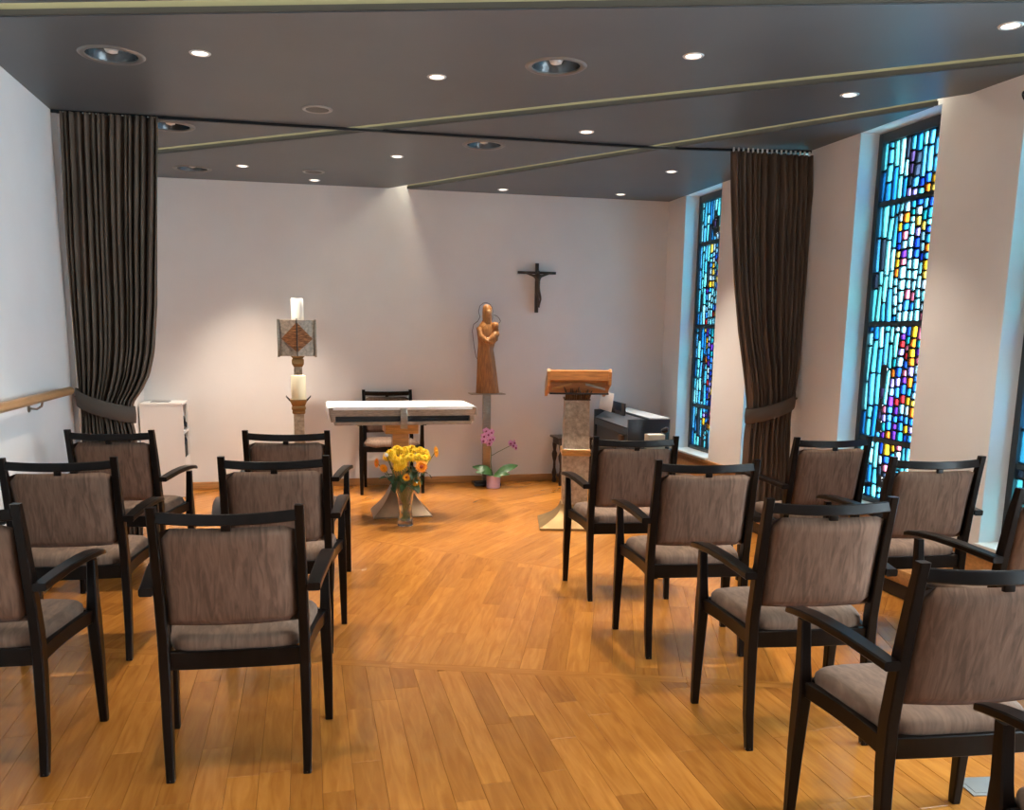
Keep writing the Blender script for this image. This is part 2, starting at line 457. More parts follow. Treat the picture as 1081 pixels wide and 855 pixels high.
for S, nm in zip(SLOTS, names):
    ts = []
    for t in (i*.01 for i in range(-900, 900)):
        p = S[0]+S[1]*t+S[2]*(S[3]/2)
        if XL+.01 < p.x < XR-.01 and YF+.01 < p.y < YB-.004: ts.append(t)
    a, b = min(ts), max(ts)
    root = thing('cove_light', nm, 'ceiling light', tuple(S[0]+S[1]*((a+b)/2)+S[2]*S[3]/2)+(ZC+.06,), 0)
    inv = Vector(root.location)
    def quadbox(k0, k1, z0, z1, a=a, b=b, S=S):
        m_ = MB(); pts = [S[0]+S[1]*t+S[2]*k for t, k in ((a, k0), (b, k0), (b, k1), (a, k1))]
        m_.prism([(p.x-inv.x, p.y-inv.y) for p in pts], z0-inv.z, z1-inv.z); return m_
    quadbox(S[3]-.012, S[3]-.001, ZC+.017, ZC+.125).build('liner', COVE, root, smooth=0)
    quadbox(S[3]-.018, S[3]-.012, ZC+.0005, ZC+.024).build('lip', LIP, root, smooth=0)
    quadbox(S[3]-.06, S[3]-.022, ZC+.112, ZC+.128).build('led_tape', LED, root, smooth=0)

# ------------------------------------------------------------------ stained-glass windows
BG = [(.07, .42, .48), (.05, .34, .44), (.03, .24, .38), (.20, .62, .70), (.008, .12, .32), (.05, .28, .50), (.10, .50, .50), (.14, .55, .60)]
MO = [(.50, .26, .012), (.26, .38, .44), (.42, .10, .15), (.006, .03, .30), (.03, .18, .50), (.06, .015, .20), (.008, .17, .20), (.45, .10, .010),
      (.010, .06, .36), (.20, .16, .42), (.04, .22, .52), (.52, .34, .05), (.015, .12, .42), (.16, .36, .50), (.012, .17, .34), (.30, .012, .015)]
TINT = .72
DK = [(.012, .02, .03), (.02, .03, .05), (.03, .02, .06)]
def heart(u, z):
    x = (u-.34)/.11; y = (z-1.62)/.16
    return (x*x+y*y-1)**3-x*x*y**3
def window(idx, a, b, single, seed):
    rnd = random.Random(seed)
    root = bpy.data.objects.new('window_%d' % idx, None); C.objects.link(root); root.location = (GX, b, 0); struct(root)
    root['label'] = 'tall narrow stained glass window of cyan and coloured pieces'
    w = b-a; fw = .045; z0, z1 = SILL+.008, ZC-.004
    X0, X1 = -.02, .045
    fr = MB()
    fr.box(X0, X1, -fw-.002, -.006, z0, z1, .003).box(X0, X1, -w+.006, -w+fw+.002, z0, z1, .003)
    fr.box(X0, X1, -w+fw, -fw, z1-.06, z1, .003).box(X0, X1, -w+fw, -fw, z0, z0+.03, .003)
    bars = [z0+.03, .762, 1.49, 2.23, z1-.06]
    for zb in bars[1:4]: fr.box(-.012, .03, -w+fw, -fw, zb-.013, zb+.013)
    fr.build('frame', FRAME, root)
    gw = w-2*fw; nc = 13
    xs = [0]
    for i in range(nc): xs.append(xs[-1]+rnd.uniform(.8, 1.2))
    xs = [x/xs[-1]*gw for x in xs]
    ph = [rnd.uniform(0, 6.28) for _ in xs]
    def colx(i, z):
        if i in (0, nc): return xs[i]
        return xs[i]+.007*math.sin(z*5.5+ph[i])+.004*math.sin(z*17+ph[i]*2)
    def zone(u, z):
        e = .10+.05*math.sin(z*4+seed)
        if .80 < z < 1.22 and .155 < u < .205: return 'dark'
        if ((u-.29)/.062)**2+((z-2.385)/.085)**2 < 1: return 'dark'
        if 1.42 < z < 2.0 and abs(heart(u, z)) < .35 and heart(u, z) > -.35: return 'pale' if heart(u, z) < .28 else 'mo'
        if 1.78 < z < 2.05 and .30 < u < .35: return 'pale'
        if .74 < z < 2.02 and u > (.11+e if z > 1.45 else .13+e): return 'mo'
        if 2.02 <= z < 2.33 and .18+.3*(z-2.02) < u < .55: return 'mo' if rnd.random() < .75 else 'bg'
        if .58 < z <= .74 and .2 < u < .42: return 'mo'
        if z < .70 and .22 < u < .34: return 'dark' if rnd.random() < .5 else 'bg'
        return 'bg'
    lead = MB(); joined = MB(); jt = []
    allp = []
    for s_ in range(4):
        zb, zt = bars[s_]+.012*(s_ > 0), bars[s_+1]-.012*(s_ < 3)
        for i in range(nc):
            z = zb; k = rnd.random()
            while z < zt-.004:
                u = (xs[i]+xs[i+1])/2; zn = zone(u, z+.02)
                h = {'bg': rnd.uniform(.08, .24), 'dark': .07, 'mo': rnd.uniform(.042, .068), 'pale': rnd.uniform(.05, .08)}[zn]
                if zt-z-h < .035: h = zt-z
                if zn == 'bg':                       # stop tall pieces where the figure begins
                    hh = .04
                    while hh < h and zone(u, z+hh+.02) == 'bg': hh += .02
                    h = min(h, hh) if zt-z-hh > .03 else h
                col = {'bg': lambda: rnd.choice(BG), 'mo': lambda: rnd.choice(MO), 'dark': lambda: rnd.choice(DK), 'pale': lambda: rnd.choice(((.14, .46, .54), (.20, .52, .60)))}[zn]()
                if zn == 'bg' and rnd.random() < .05: col = rnd.choice(DK)
                kk = TINT*rnd.uniform(.82, 1.08); col = tuple(min(1, c*kk) for c in col)
                j1, j2 = rnd.uniform(-.006, .006), rnd.uniform(-.006, .006)
                q = [(-fw-colx(i, z), z), (-fw-colx(i+1, z), z), (-fw-colx(i+1, z+h), z+h), (-fw-colx(i, z+h), z+h)]
                g = rnd.uniform(.0025, .005)
                p_ = [(q[0][0]-g, q[0][1]+g+max(0, j1)), (q[1][0]+g, q[1][1]+g+max(0, -j1)), (q[2][0]+g, q[2][1]-g-max(0, j2)), (q[3][0]-g, q[3][1]-g-max(0, -j2))]
                # rounded pane outline: cut corners
                r_ = []
                for n_ in range(4):
                    A = Vector(p_[n_-1]); B = Vector(p_[n_]); D = Vector(p_[(n_+1) % 4]); c_ = .0045
                    r_.append(B+(A-B).normalized()*c_); r_.append(B+(D-B).normalized()*c_)
                if zn == 'dark' and rnd.random() < .6:
                    lead.add([(.0, y, zz) for y, zz in q], [(0, 1, 2, 3)]); z += h; continue
                # matrix ring around the pane: front and inner sides
                O = []
                qc = (sum(y for y, _ in q)/4, sum(zz for _, zz in q)/4)
                for n_ in range(4):
                    e_ = (q[n_][0]+math.copysign(.004, q[n_][0]-qc[0]), q[n_][1]+math.copysign(.003, q[n_][1]-qc[1])); O += [e_, e_]
                vs = [(.006, y, zz) for y, zz in O]+[(-.006, p.x, p.y) for p in r_]+[(.016, p.x, p.y) for p in r_]
                lead.add(vs, [(n_, (n_+1) % 8, 8+(n_+1) % 8, 8+n_) for n_ in range(8)]+[(8+n_, 8+(n_+1) % 8, 16+(n_+1) % 8, 16+n_) for n_ in range(8)])
                ctr = sum(r_, Vector((0, 0)))/8
                allp.append(([(.008, p.x, p.y) for p in r_]+[(.002, p.x+(ctr.x-p.x)*.18, p.y+(ctr.y-p.y)*.18) for p in r_], col))
                z += h
    fs = [(n_, (n_+1) % 8, 8+(n_+1) % 8, 8+n_) for n_ in range(8)]+[tuple(8+n_ for n_ in range(8))]
    lead.build('lead_matrix', LEAD, root, smooth=0)
    def pm(name, items):
        m_ = MB(); cols = []
        for vs, c in items:
            m_.add(vs, fs); cols += [(*c, 1)]*9
        me = bpy.data.meshes.new(name); me.from_pydata(m_.v, [], m_.f); me.update()
        at = me.attributes.new('tint', 'FLOAT_COLOR', 'FACE'); at.data.foreach_set('color', [x for c in cols for x in c])
        me.materials.append(PANE); return link(name, me, root)
    if single:
        allp.sort(key=lambda t: -abs((t[0][0][1]-t[0][4][1])*(t[0][0][2]-t[0][4][2])))
        for it in allp[:300]: pm('pane', [it])
        if allp[300:]: pm('pane_remainder', allp[300:])['kind'] = 'stuff'
    else:
        pm('small_panes', allp)['kind'] = 'stuff'
    return root
CLEAR = bpy.data.materials.new('clear_pane'); CLEAR.use_nodes = True
_n = CLEAR.node_tree.nodes; _n.clear(); _t = _n.new('ShaderNodeBsdfTransparent'); _t.inputs[0].default_value = (.93, .97, .97, 1); _o = _n.new('ShaderNodeOutputMaterial'); CLEAR.node_tree.links.new(_t.outputs[0], _o.inputs[0])
def added_clear_window(idx, a, b):
    root = bpy.data.objects.new('window_%d' % idx, None); C.objects.link(root); root.location = (GX, b, 0); struct(root)
    root['label'] = 'tall clear window added out of view for daylight'
    w = b-a; z0, z1 = SILL+.008, ZC-.004
    for k in range(2): MB().box(-.02, .045, -.006-(w-.012-.05)*k-.05, -.006-(w-.012-.05)*k, z0, z1, .003).build('mullion', FRAME, root)
    for z in (z0, z1-.05): MB().box(-.018, .043, -w+.008, -.008, z, z+.05, .003).build('frame_rail', FRAME, root)
    MB().box(.01, .016, -w+.05, -.05, z0+.05, z1-.05).build('pane', CLEAR, root, smooth=0)
for i in (4, 5, 6): added_clear_window(i+1, *WINS[i])
for i, (a, b) in enumerate(WINS[:4]): window(i+1, a, b, i in (2, 3), 11+i*5)

# ================================================================== OBJECTS
# ------------------------------------------------------------------ armchairs
def make_chair():
    t = thing('armchair', '', 'chair')
    def rear(s):
        x = s*.212
        return MB().sweep([((x-.002*s, .004, .0), (.0125, 0, 0), (0, .014, 0)), ((x, .020, .12), (.0145, 0, 0), (0, .017, 0)), ((x, .034, .34), (.0165, 0, 0), (0, .022, 0)),
                           ((x, .034, .46), (.0165, 0, 0), (0, .023, 0)), ((x, .012, .62), (.0155, 0, 0), (0, .021, 0)), ((x, -.016, .78), (.0145, 0, 0), (0, .018, 0)),
                           ((x, -.040, .889), (.014, 0, 0), (0, .014, 0))])
    def front(s):
        return MB().sweep([((s*.268, .398, 0), (.0135, 0, 0), (0, .0135, 0)), ((s*.267, .39, .2), (.0175, 0, 0), (0, .019, 0)), ((s*.265, .379, .40), (.020, 0, 0), (0, .026, 0)),
                           ((s*.265, .385, .48), (.0165, 0, 0), (0, .019, 0)), ((s*.266, .395, .606), (.014, 0, 0), (0, .016, 0))])
    for s in (-1, 1):
        for f, xx, yy in ((rear, .21, .004), (front, .268, .398)):
            l = f(s).build('leg', ESP, t)
            MB().lathe([(.011, -.0005), (.0135, .001), (.0135, .007), (.011, .008)], s*xx, yy, 12).build('glide', SILV, l)
    for s in (-1, 1):      # armrest: low at the post, arching up, dipping at the tip
        pa = [(.247, -.014, .619), (.252, .06, .624), (.262, .16, .632), (.271, .27, .634), (.277, .36, .630), (.279, .42, .622), (.279, .452, .613)]
        wd = [.0205, .022, .0235, .025, .025, .024, .019]; th = [.0125, .0125, .012, .0115, .011, .010, .008]
        MB().sweep([((s*x, y, z+.004), (w, 0, 0), (0, 0, h)) for (x, y, z), w, h in zip(pa, wd, th)], .35).build('armrest', ESP, t)
    # seat rails
    def rail(p0, p1, z0, z1, h0, h1, wd, bow=0, bowx=0):
        secs = []
        p0 = Vector(p0); p1 = Vector(p1); d = (p1-p0).normalized(); n = Vector((-d.y, d.x))
        for k in range(9):
            f = k/8; p = p0.lerp(p1, f)+n*(bow*4*f*(1-f)); z = z0+(z1-z0)*f; h = h0+(h1-h0)*f
            secs.append(((p.x, p.y, z), (n.x*wd, n.y*wd, 0), (0, 0, h)))
        return MB().sweep(secs, .2)
    rail((-.205, .036), (.205, .036), .388, .388, .029, .029, .012, -.006).build('seat_rail', ESP, t)
    rail((-.255, .385), (.255, .385), .400, .400, .026, .026, .012, .02).build('seat_rail', ESP, t)
    for s in (-1, 1): rail((s*.212, .05), (s*.262, .372), .388, .408, .026, .023, .012, s*.012).build('seat_rail', ESP, t)
    # seat cushion
    rings = []
    def outline(k, grow):
        pts = []
        n = 40
        for i in range(n):
            a = 2*math.pi*i/n; ca, sa = math.cos(a), math.sin(a)
            e = .32
            x = math.copysign(abs(ca)**e, ca); y = math.copysign(abs(sa)**e, sa)
            yy = .218+y*(.187+grow); f = (yy-.03)/.37
            xx = x*((.196+.052*f)+grow)
            if yy > .36: yy += .012*(1-(xx/.25)**2)
            pts.append((xx, yy, k))
        return pts
    for z, g in ((.405, -.012), (.412, -.002), (.430, .003), (.447, .001), (.459, -.008), (.466, -.028), (.471, -.07)): rings.append(outline(z, g))
    rings.append([(x*.5, .218+(y-.218)*.5, .474) for x, y, z in outline(0, -.07)])
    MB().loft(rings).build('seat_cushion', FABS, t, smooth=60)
    # upholstered backrest panel, curved between the posts
    rows = []
    NZ, NX = 12, 12
    def bp(u, v, side):
        z = .505+v*.318; yl = .034-.072*max(0, (z-.46)/.43)**1.15
        x = (u-.5)*.392
        y = yl-.028*(1-(2*u-1)**2)*.9
        e = 1-max(abs(2*u-1)**10, abs(2*v-1)**12)
        th = .020*max(0, e)**.5
        if v > .5 and abs(2*u-1) > .93: z -= .012*(v-.5)*2*((abs(2*u-1)-.93)/.07)
        return (x, y+.004+side*th, z)
    m_ = MB(); o = 0
    for side in (-1, 1):
        vs = [bp(i/NX, j/NZ, side) for j in range(NZ+1) for i in range(NX+1)]
        m_.add(vs, [(j*(NX+1)+i, j*(NX+1)+i+1, (j+1)*(NX+1)+i+1, (j+1)*(NX+1)+i) for j in range(NZ) for i in range(NX)])
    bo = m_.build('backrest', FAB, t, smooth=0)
    bm = bmesh.new(); bm.from_mesh(bo.data); bmesh.ops.remove_doubles(bm, verts=bm.verts[:], dist=1e-4); bmesh.ops.recalc_face_normals(bm, faces=bm.faces[:]); bm.to_mesh(bo.data); bm.free()
    bo.data.shade_smooth()
    # top rail
    secs = []
    for k in range(13):
        f = k/12; x = -.203+.406*f; b = 4*f*(1-f)
        secs.append(((x, -.034-.026*b, .856-.006*b), (0, .0105, -.002), (0, .002, .0175)))
    MB().sweep(secs, .3).build('top_rail', ESP, t)
    MB().box(-.014, .014, -.064, -.052, .816, .842, .002).build('back_spacer', ESP, t)
    return t
proto = make_chair()
H_, W_ = 'handrail', 'window'
GR = 'armchairs set out in rows'
CH = [  # x, y, rot deg, label
    (-.245, 2.681, -3.0, 'taupe armchair on the aisle in the handrail-side block, rear row'),
    (-.144, 3.744, -2.7, 'taupe armchair on the aisle in the handrail-side block, middle row of three'),
    (-.112, 4.721, -8.0, 'taupe armchair on the aisle in the handrail-side block, front row towards the altar'),
    (-1.06, 2.836, -5.5, 'taupe armchair along the handrail wall, rear row'),
    (-.991, 3.824, -2.8, 'taupe armchair along the handrail wall, middle row of three'),
    (-1.003, 4.858, -9.0, 'taupe armchair along the handrail wall, front row, before the tied curtain'),
    (1.66, 1.03, -3.0, 'taupe armchair on the window-side aisle, last of five rows, only its armrest showing'),
    (1.60, 1.714, -5.0, 'taupe armchair on the window-side aisle, fourth row from the altar'),
    (1.656, 2.504, -5.9, 'taupe armchair on the window-side aisle, third row from the altar'),
    (1.64, 3.374, -6.9, 'taupe armchair on the window-side aisle, second row from the altar'),
    (1.65, 4.23, -5.6, 'taupe armchair on the window-side aisle, first row, just before the lectern'),
    (2.691, 4.081, -.6, 'taupe armchair beside the windows, first row, before the gathered curtain'),
    (2.717, 3.325, -4.5, 'taupe armchair beside the windows, second row, between curtain and last window'),
    (2.64, 2.55, -2.0, 'taupe armchair beside the windows, third row, mostly its long armrest showing'),
    (.705, 7.965, 180.0, 'taupe armchair facing the rows from behind the altar table'),
]
for i, (x, y, a, lab) in enumerate(CH):
    o = proto if i == 0 else copy_tree(proto)
    o.location = (x, y, 0.001); o.rotation_euler = (0, 0, R(a)); o['label'] = lab; o['group'] = GR

# ------------------------------------------------------------------ curtains
def lerp_rows(rows, z):
    for (z0, a0, b0), (z1, a1, b1) in zip(rows, rows[1:]):
        if z0 >= z >= z1:
            f = (z0-z)/(z0-z1); return a0+(a1-a0)*f, b0+(b1-b0)*f
    return rows[-1][1:] if z < rows[-1][0] else rows[0][1:]
def curtain(lab, rows, cy, zbot, waist, npl, seed, tie_lo, tie_hi, flip, hook):
    rnd = random.Random(seed)
    cx = (rows[0][1]+rows[0][2])/2
    t = thing('curtain', lab, 'curtain', (cx, cy, zbot))
    NJ, NI = 70, npl*10
    amp = [rnd.uniform(.65, 1.25) for _ in range(npl+2)]; wv = [rnd.uniform(0, 6.28) for _ in range(6)]
    ztop = rows[0][0]
    def pt(i, j):
        u = i/NI; z = ztop+(zbot-ztop)*j/NJ
        zs = z
        a, b = lerp_rows(rows, zs)
        uu = u+.012*math.sin(u*19+wv[0])+.008*math.sin(u*41+wv[1])+.01*math.sin(z*2.2+u*7+wv[2])*min(1, (ztop-z)/.6)
        k = uu*npl; A = amp[int(max(0, min(npl, k)))]
        g = (rows[0][2]-rows[0][1])/(b-a)
        am = .028*A*min(1.6, g)*(.75+.25*min(1, (ztop-z)/.25))
        am *= 1 if z > waist+.12 else max(.62, 1-.38*(waist+.12-z)/.12)
        y = am*math.sin(2*math.pi*k)+.012*math.sin(2*math.pi*k*.5+wv[3])
        x = a+(b-a)*u+.010*math.sin(4*math.pi*k)*(b-a)/npl*2
        bulge = 0
        if z < waist+.45: bulge = -.03*math.sin(math.pi*u)*max(0, min(1, (waist+.45-z)/.3))
        return (x-cx, y+bulge, z-zbot)
    m_ = MB(); m_.add([pt(i, j) for j in range(NJ+1) for i in range(NI+1)],
                      [(j*(NI+1)+i, j*(NI+1)+i+1, (j+1)*(NI+1)+i+1, (j+1)*(NI+1)+i) for j in range(NJ) for i in range(NI)])
    o = m_.build('drape', CURT, t, smooth=70)
    so = o.modifiers.new('thickness', 'SOLIDIFY'); so.thickness = .003
    # tieback band
    a, b = lerp_rows(rows, waist); ca = (a+b)/2-cx; ra = (b-a)/2+.018
    rings = []
    n = 48
    for k in range(n+1):
        th = 2*math.pi*k/n; x = ca+ra*math.cos(th); y = -.012+.088*math.sin(th)
        f = (x-(ca-ra))/(2*ra); f = 1-f if flip else f
        z = tie_hi+(tie_lo-tie_hi)*(max(0, min(1, f))**.7)-zbot
        rings.append((x, y, z))
    vs = []; H2 = .05
    for x, y, z in rings:
        nx, ny = (x-ca)/ra, (y+.012)/.088
        vs += [(x, y, z-H2), (x+nx*.004, y+ny*.004, z), (x, y, z+H2)]
    m_ = MB(); m_.add(vs, [(k*3+c, (k+1)*3+c, (k+1)*3+c+1, k*3+c+1) for k in range(n) for c in range(2)])
    tb = m_.build('tieback', BAND, t, smooth=70)
    so = tb.modifiers.new('thickness', 'SOLIDIFY'); so.thickness = .006; so.offset = 1
    hx = hook-cx; ex = ca+(ra if flip else -ra)
    MB().tube([(ex, -.01, tie_hi-zbot), ((ex+hx)/2, 0, tie_hi-zbot-.01), (hx, .0, tie_hi-zbot)], .007, 8).build('tie_loop', BAND, tb)
    for k in range(npl):
        x = rows[0][1]+(rows[0][2]-rows[0][1])*(k+.5)/npl-cx
        MB().box(x-.006, x+.006, -.004, .004, ztop-zbot-.004, ZC-.0165-zbot, .0015).build('glider', WHITE, t, smooth=0)
    return t
CL = [(2.642, -1.355, -.823), (2.333, -1.362, -.841), (1.951, -1.372, -.865), (1.56, -1.372, -.89), (1.274, -1.368, -.922), (1.13, -1.365, -.958), (1.031, -1.362, -1.008), (.955, -1.360, -1.063), (.867, -1.358, -1.079), (.778, -1.362, -1.062), (.509, -1.37, -1.039), (.143, -1.375, -1.049), (.03, -1.375, -1.05)]
curtain('dark brown curtain tied back against the handrail wall', CL, 5.775, .03, .91, 15, 3, .88, 1.0, False, XL+.03)
CR_ = [(2.645, 2.855, 3.462), (2.408, 2.869, 3.475), (2.092, 2.896, 3.471), (1.769, 2.93, 3.474), (1.44, 2.987, 3.471), (1.172, 3.048, 3.461), (.968, 3.091, 3.439), (.844, 3.1, 3.426), (.692, 3.087, 3.43), (.483, 3.086, 3.438), (.235, 3.086, 3.441), (.15, 3.086, 3.44)]
CR_ = [(min(2.642, 1.4+(z-1.4)*.979), a*.979, b*.979) for z, a, b in CR_]
curtain('dark brown curtain tied back between the stained glass windows', CR_, 5.60, .168, .87, 17, 8, .85, .975, True, XR)
tr = thing('curtain_track', 'long dark metal curtain rail fixed across the grey ceiling', 'curtain rail', (.99, 5.77, ZC))
def trk(x): return 5.83-.16*max(0, (x-2.2)/1.2)**1.5-.03*(x+1.4)/4.8
pts = [(XL+.003+i*(XR-XL-.006)/24) for i in range(25)]
MB().sweep([((x-.99, trk(x)-5.77, -.0085), (0, .012, 0), (0, 0, .008)) for x in pts], .15).build('rail', DARKMET, tr)
for x in (-.6, .6, 1.7, 2.7):
    MB().box(x-.99-.015, x-.99+.015, trk(x)-5.77-.016, trk(x)-5.77+.016, -.005, 0, .001).build('bracket', DARKMET, tr, smooth=0)

# ------------------------------------------------------------------ ceiling lamps
def big(lab):
    t = thing('recessed_ceiling_lamp', lab, 'ceiling lamp', group='large recessed ceiling lamps')
    MB().loft([[(r*math.cos(a), r*math.sin(a), z) for a in (2*math.pi*k/40 for k in range(40))] for r, z in ((.118, .02), (.116, -.003), (.124, -.007), (.140, -.006), (.148, 0))], cap=False).build('trim_ring', mat('lamp_ring_grey', (.16, .155, .15), .4), t, smooth=60)
    MB().loft([[(r*math.cos(a), r*math.sin(a), z) for a in (2*math.pi*k/40 for k in range(40))] for r, z in ((.117, .0), (.112, .03), (.09, .07), (.05, .09), (.005, .093))], cap=False).build('reflector', mat('lamp_reflector', (.10, .105, .11), .25, metal=.6), t, smooth=60)
    MB().lathe([(.012, .09), (.014, .07), (.03, .05), (.036, .03), (.026, .012), (.006, .006)], 0, 0, 16).build('bulb', mat('bulb_glass', (.75, .72, .68), .15), t)
    return t
b0 = big('large round recessed ceiling lamp with dark reflector')
for i, (x, y) in enumerate(BIG):
    o = b0 if i == 0 else copy_tree(b0); o.location = (x, y, ZC)
    o['label'] = 'large recessed ceiling lamp '+('above the handrail, before the curtain rail', 'alone over the aisle, before the curtain rail', 'between two light slots beyond the curtain rail', 'half hidden behind the top of the handrail-side curtain', 'by the end wall, just clear of the curtain edge')[i]
t = thing('ceiling_speaker', 'flat round grey cover plate on the ceiling', 'ceiling cover', group='flat round ceiling covers')
MB().lathe([(.087, 0), (.087, -.004), (.080, -.008), (.070, -.007), (.066, -.004)], 0, 0, 32).build('rim', mat('cover_rim', (.30, .29, .28), .4), t)
MB().lathe([(.066, -.001), (.066, -.005), (.02, -.007), (.002, -.007)], 0, 0, 32).build('grille', mat('cover_grille', (.10, .095, .09), .6), t)
for i, (x, y) in enumerate(DISC):
    o = t if i == 0 else copy_tree(t); o.location = (x, y, ZC)
    o['label'] = 'flat round grey ceiling cover '+('just before the curtain rail', 'by the end wall, paired with a downlight')[i]
DL = ['beside the large lamp above the handrail', 'between the two large lamps before the curtain rail', 'on the window side of the large aisle lamp', 'by the window wall, before the slot crossing the curtain rail',
      'between the curtain rail and the slot crossing its middle', 'by the windows between two light slots', 'beyond the curtain rail, above the altar table', 'by the end wall, beside the lamp clear of the curtain', 'by the end wall above the tabernacle', 'by the end wall above the statue', 'in the corner above the piano', 'beyond the rail, by the window-side curtain']
t = thing('ceiling_downlight', 'small lit round downlight set flush in the grey ceiling', 'downlight', group='small ceiling downlights')
MB().loft([[(r*math.cos(a), r*math.sin(a), z) for a in (2*math.pi*k/24 for k in range(24))] for r, z in ((.035, .02), (.0345, -.002), (.040, -.005), (.046, -.004), (.049, 0))], cap=False).build('trim_ring', mat('downlight_ring', (.75, .74, .72), .35, metal=.4), t, smooth=60)
MB().lathe([(.034, .014), (.034, .010), (.02, .008), (.002, .0075)], 0, 0, 20).build('lens', LAMP, t)
for i, (x, y) in enumerate(SPOTS+SPOTS_ADDED):
    o = t if i == 0 else copy_tree(t); o.location = (x, y, ZC)
    o['label'] = 'small lit downlight '+(DL[i] if i < len(DL) else 'added out of view behind the rows for fill light')
    l = bpy.data.lights.new('downlight_beam', 'SPOT'); l.energy = SPOT_W*(1.7 if y > 5.3 else 1.0 if y > 2.6 else .45)*(.6 if x > 2.7 else 1); l.color = WARM; l.spot_size = R(76 if y < 7.6 else 62); l.spot_blend = 1.0; l.shadow_soft_size = .03
    lo = bpy.data.objects.new('downlight_beam', l); C.objects.link(lo); lo.location = (x, y, ZC-.012)
    if y > 7.6: lo.rotation_euler = (R(-20), 0, 0)         # tilted away from the end wall

# ------------------------------------------------------------------ handrail, wall spotlight, floor plate
t = thing('handrail', 'round wooden handrail on the white wall beside the curtain', 'handrail', (-1.35, 3.0, 1.048))
MB().tube([(0, -4.0, 0), (0, 2.50, 0)], .024, 16).build('rail', RAILW, t)
MB().lathe([(.024, 0), (.0235, .006), (.017, .011), (.003, .013)], 0, 0, 16).build('end_cap', SILV, t, loc=(0, 2.50, 0), rot=(R(-90), 0, 0))
for y in (1.95, .55, -.85, -2.25):
    b = MB().tube([(-.068, y, -.055), (-.03, y, -.06), (-.006, y, -.045), (0, y, -.022)], .006, 8).build('bracket', STEEL, t)
    MB().lathe([(.022, 0), (.022, .005), (.006, .007)], 0, 0, 16).build('wall_plate', STEEL, b, loc=(-.0698, y, -.055), rot=(0, R(90), 0))
t = thing('wall_spotlight', 'small black spotlight high on the pier beside the last window', 'spotlight', (XR, 3.665, 2.535))
MB().box(-.02, 0, -.03, .03, -.01, .09, .004).build('wall_plate', BLACK, t)
MB().tube([(-.01, 0, .03), (-.05, -.01, .02), (-.075, -.03, 0)], .008, 8).build('bracket', BLACK, t)
MB().lathe([(.022, -.05), (.027, -.048), (.030, .03), (.033, .05), (.026, .05), (.02, .03)], 0, 0, 20).build('lamp_head', BLACK, t, loc=(-.09, -.04, -.0), rot=(R(70), R(35), 0))
t = thing('floor_socket', 'square steel socket plate let into the parquet under the armchairs', 'floor socket', (2.058, 2.148, 0), R(-8))
MB().box(-.065, .065, -.055, .055, 0.0003, .004, .0015).build('cover_plate', PLATE, t)
MB().box(-.05, .05, -.042, .042, .0042, .0055, .0006).build('lid', PLATE, t)

# ------------------------------------------------------------------ altar table
t = thing('altar_table', 'altar table with grey oak beam apron on one flared bronze pedestal', 'altar', (.69, 6.72, 0))
hx, y0, y1 = .545, -.285, .285
def flared(w0, d0, w1, d1, h, base=.012, n=8):
    rings = [[(-w0, -d0, 0), (w0, -d0, 0), (w0, d0, 0), (-w0, d0, 0)], [(-w0, -d0, base), (w0, -d0, base), (w0, d0, base), (-w0, d0, base)]]
    for k in range(1, n+1):
        f = k/n; g = (1-f)**2.1
        w = w1+(w0-w1)*g; d = d1+(d0-d1)*g; z = base+(h-base)*f
        rings.append([(-w, -d, z), (w, -d, z), (w, d, z), (-w, d, z)])
    return MB().loft(rings)
flared(.225, .18, .06, .05, .33, .010).build('base', mat('bronze_plate', (.24, .175, .12), .3, metal=.9, noise=(9, .2)), t, smooth=30)
MB().box(-.062, .062, -.052, .052, .30, .655, .004).build('column', GOLDWOOD, t)
MB().box(-.125, .125, -.15, .15, .645, .735, .006).build('bracket', GOLDWOOD, t)
def beam(z0, z1, ins0, ins1, yy0, yy1, m, nm):
    m_ = MB(); rings = [[(-hx+ins0, yy0, z0), (hx-ins0, yy0, z0), (hx-ins0, yy1, z0), (-hx+ins0, yy1, z0)], [(-hx+ins1, yy0, z1), (hx-ins1, yy0, z1), (hx-ins1, yy1, z1), (-hx+ins1, yy1, z1)]]
    return m_.loft(rings).build(nm, m, t, smooth=0)
beam(.795, .845, .012, .0, y0, y1, STONE, 'upper_beam')
beam(.752, .795, .05, .045, y0+.05, y1-.05, BLACK, 'recessed_core')
beam(.728, .752, .04, .03, y0, y1, STONE, 'lower_beam')
for s in (-1, 1):
    MB().box(s*(hx-.03)-.016, s*(hx-.03)+.016, y0, y1, .752, .795, .003).build('end_block', STONE, t)
for yy in (y0-.012, y1-.01):
    MB().box(-.026, .026, yy, yy+.022, .70, .85, .003).build('centre_strap', STEEL, t)
MB().box(-hx, hx, y0, y1, .845, .853, .002).build('table_top', STONE, t)
ac = thing('altar_cloth', 'white linen cloth covering the top of the altar table', 'altar cloth', (.69, 6.72, .853))
m_ = MB(); n = 24
prof = [(-hx-.006, -.085), (-hx-.006, -.03), (-hx-.004, .002), (-hx+.01, .006)]+[(-hx+.03+k*(2*hx-.06)/20, .006) for k in range(21)]+[(hx-.01, .006), (hx+.004, .002), (hx+.006, -.02), (hx+.006, -.06)]
m_.add([(x, y, z) for x, z in prof for y in [y0-.004+k*(y1-y0+.008)/8 for k in range(9)]], [(i*9+k, i*9+k+1, (i+1)*9+k+1, (i+1)*9+k) for i in range(len(prof)-1) for k in range(8)])
o = m_.build('linen', CLOTH, ac, smooth=40); so = o.modifiers.new('thickness', 'SOLIDIFY'); so.thickness = .004; so.offset = 1
MB().box(-hx+.03, hx-.03, y0-.006, y0-.003, -.012, .007).build('front_hem', CLOTH, ac, smooth=0)

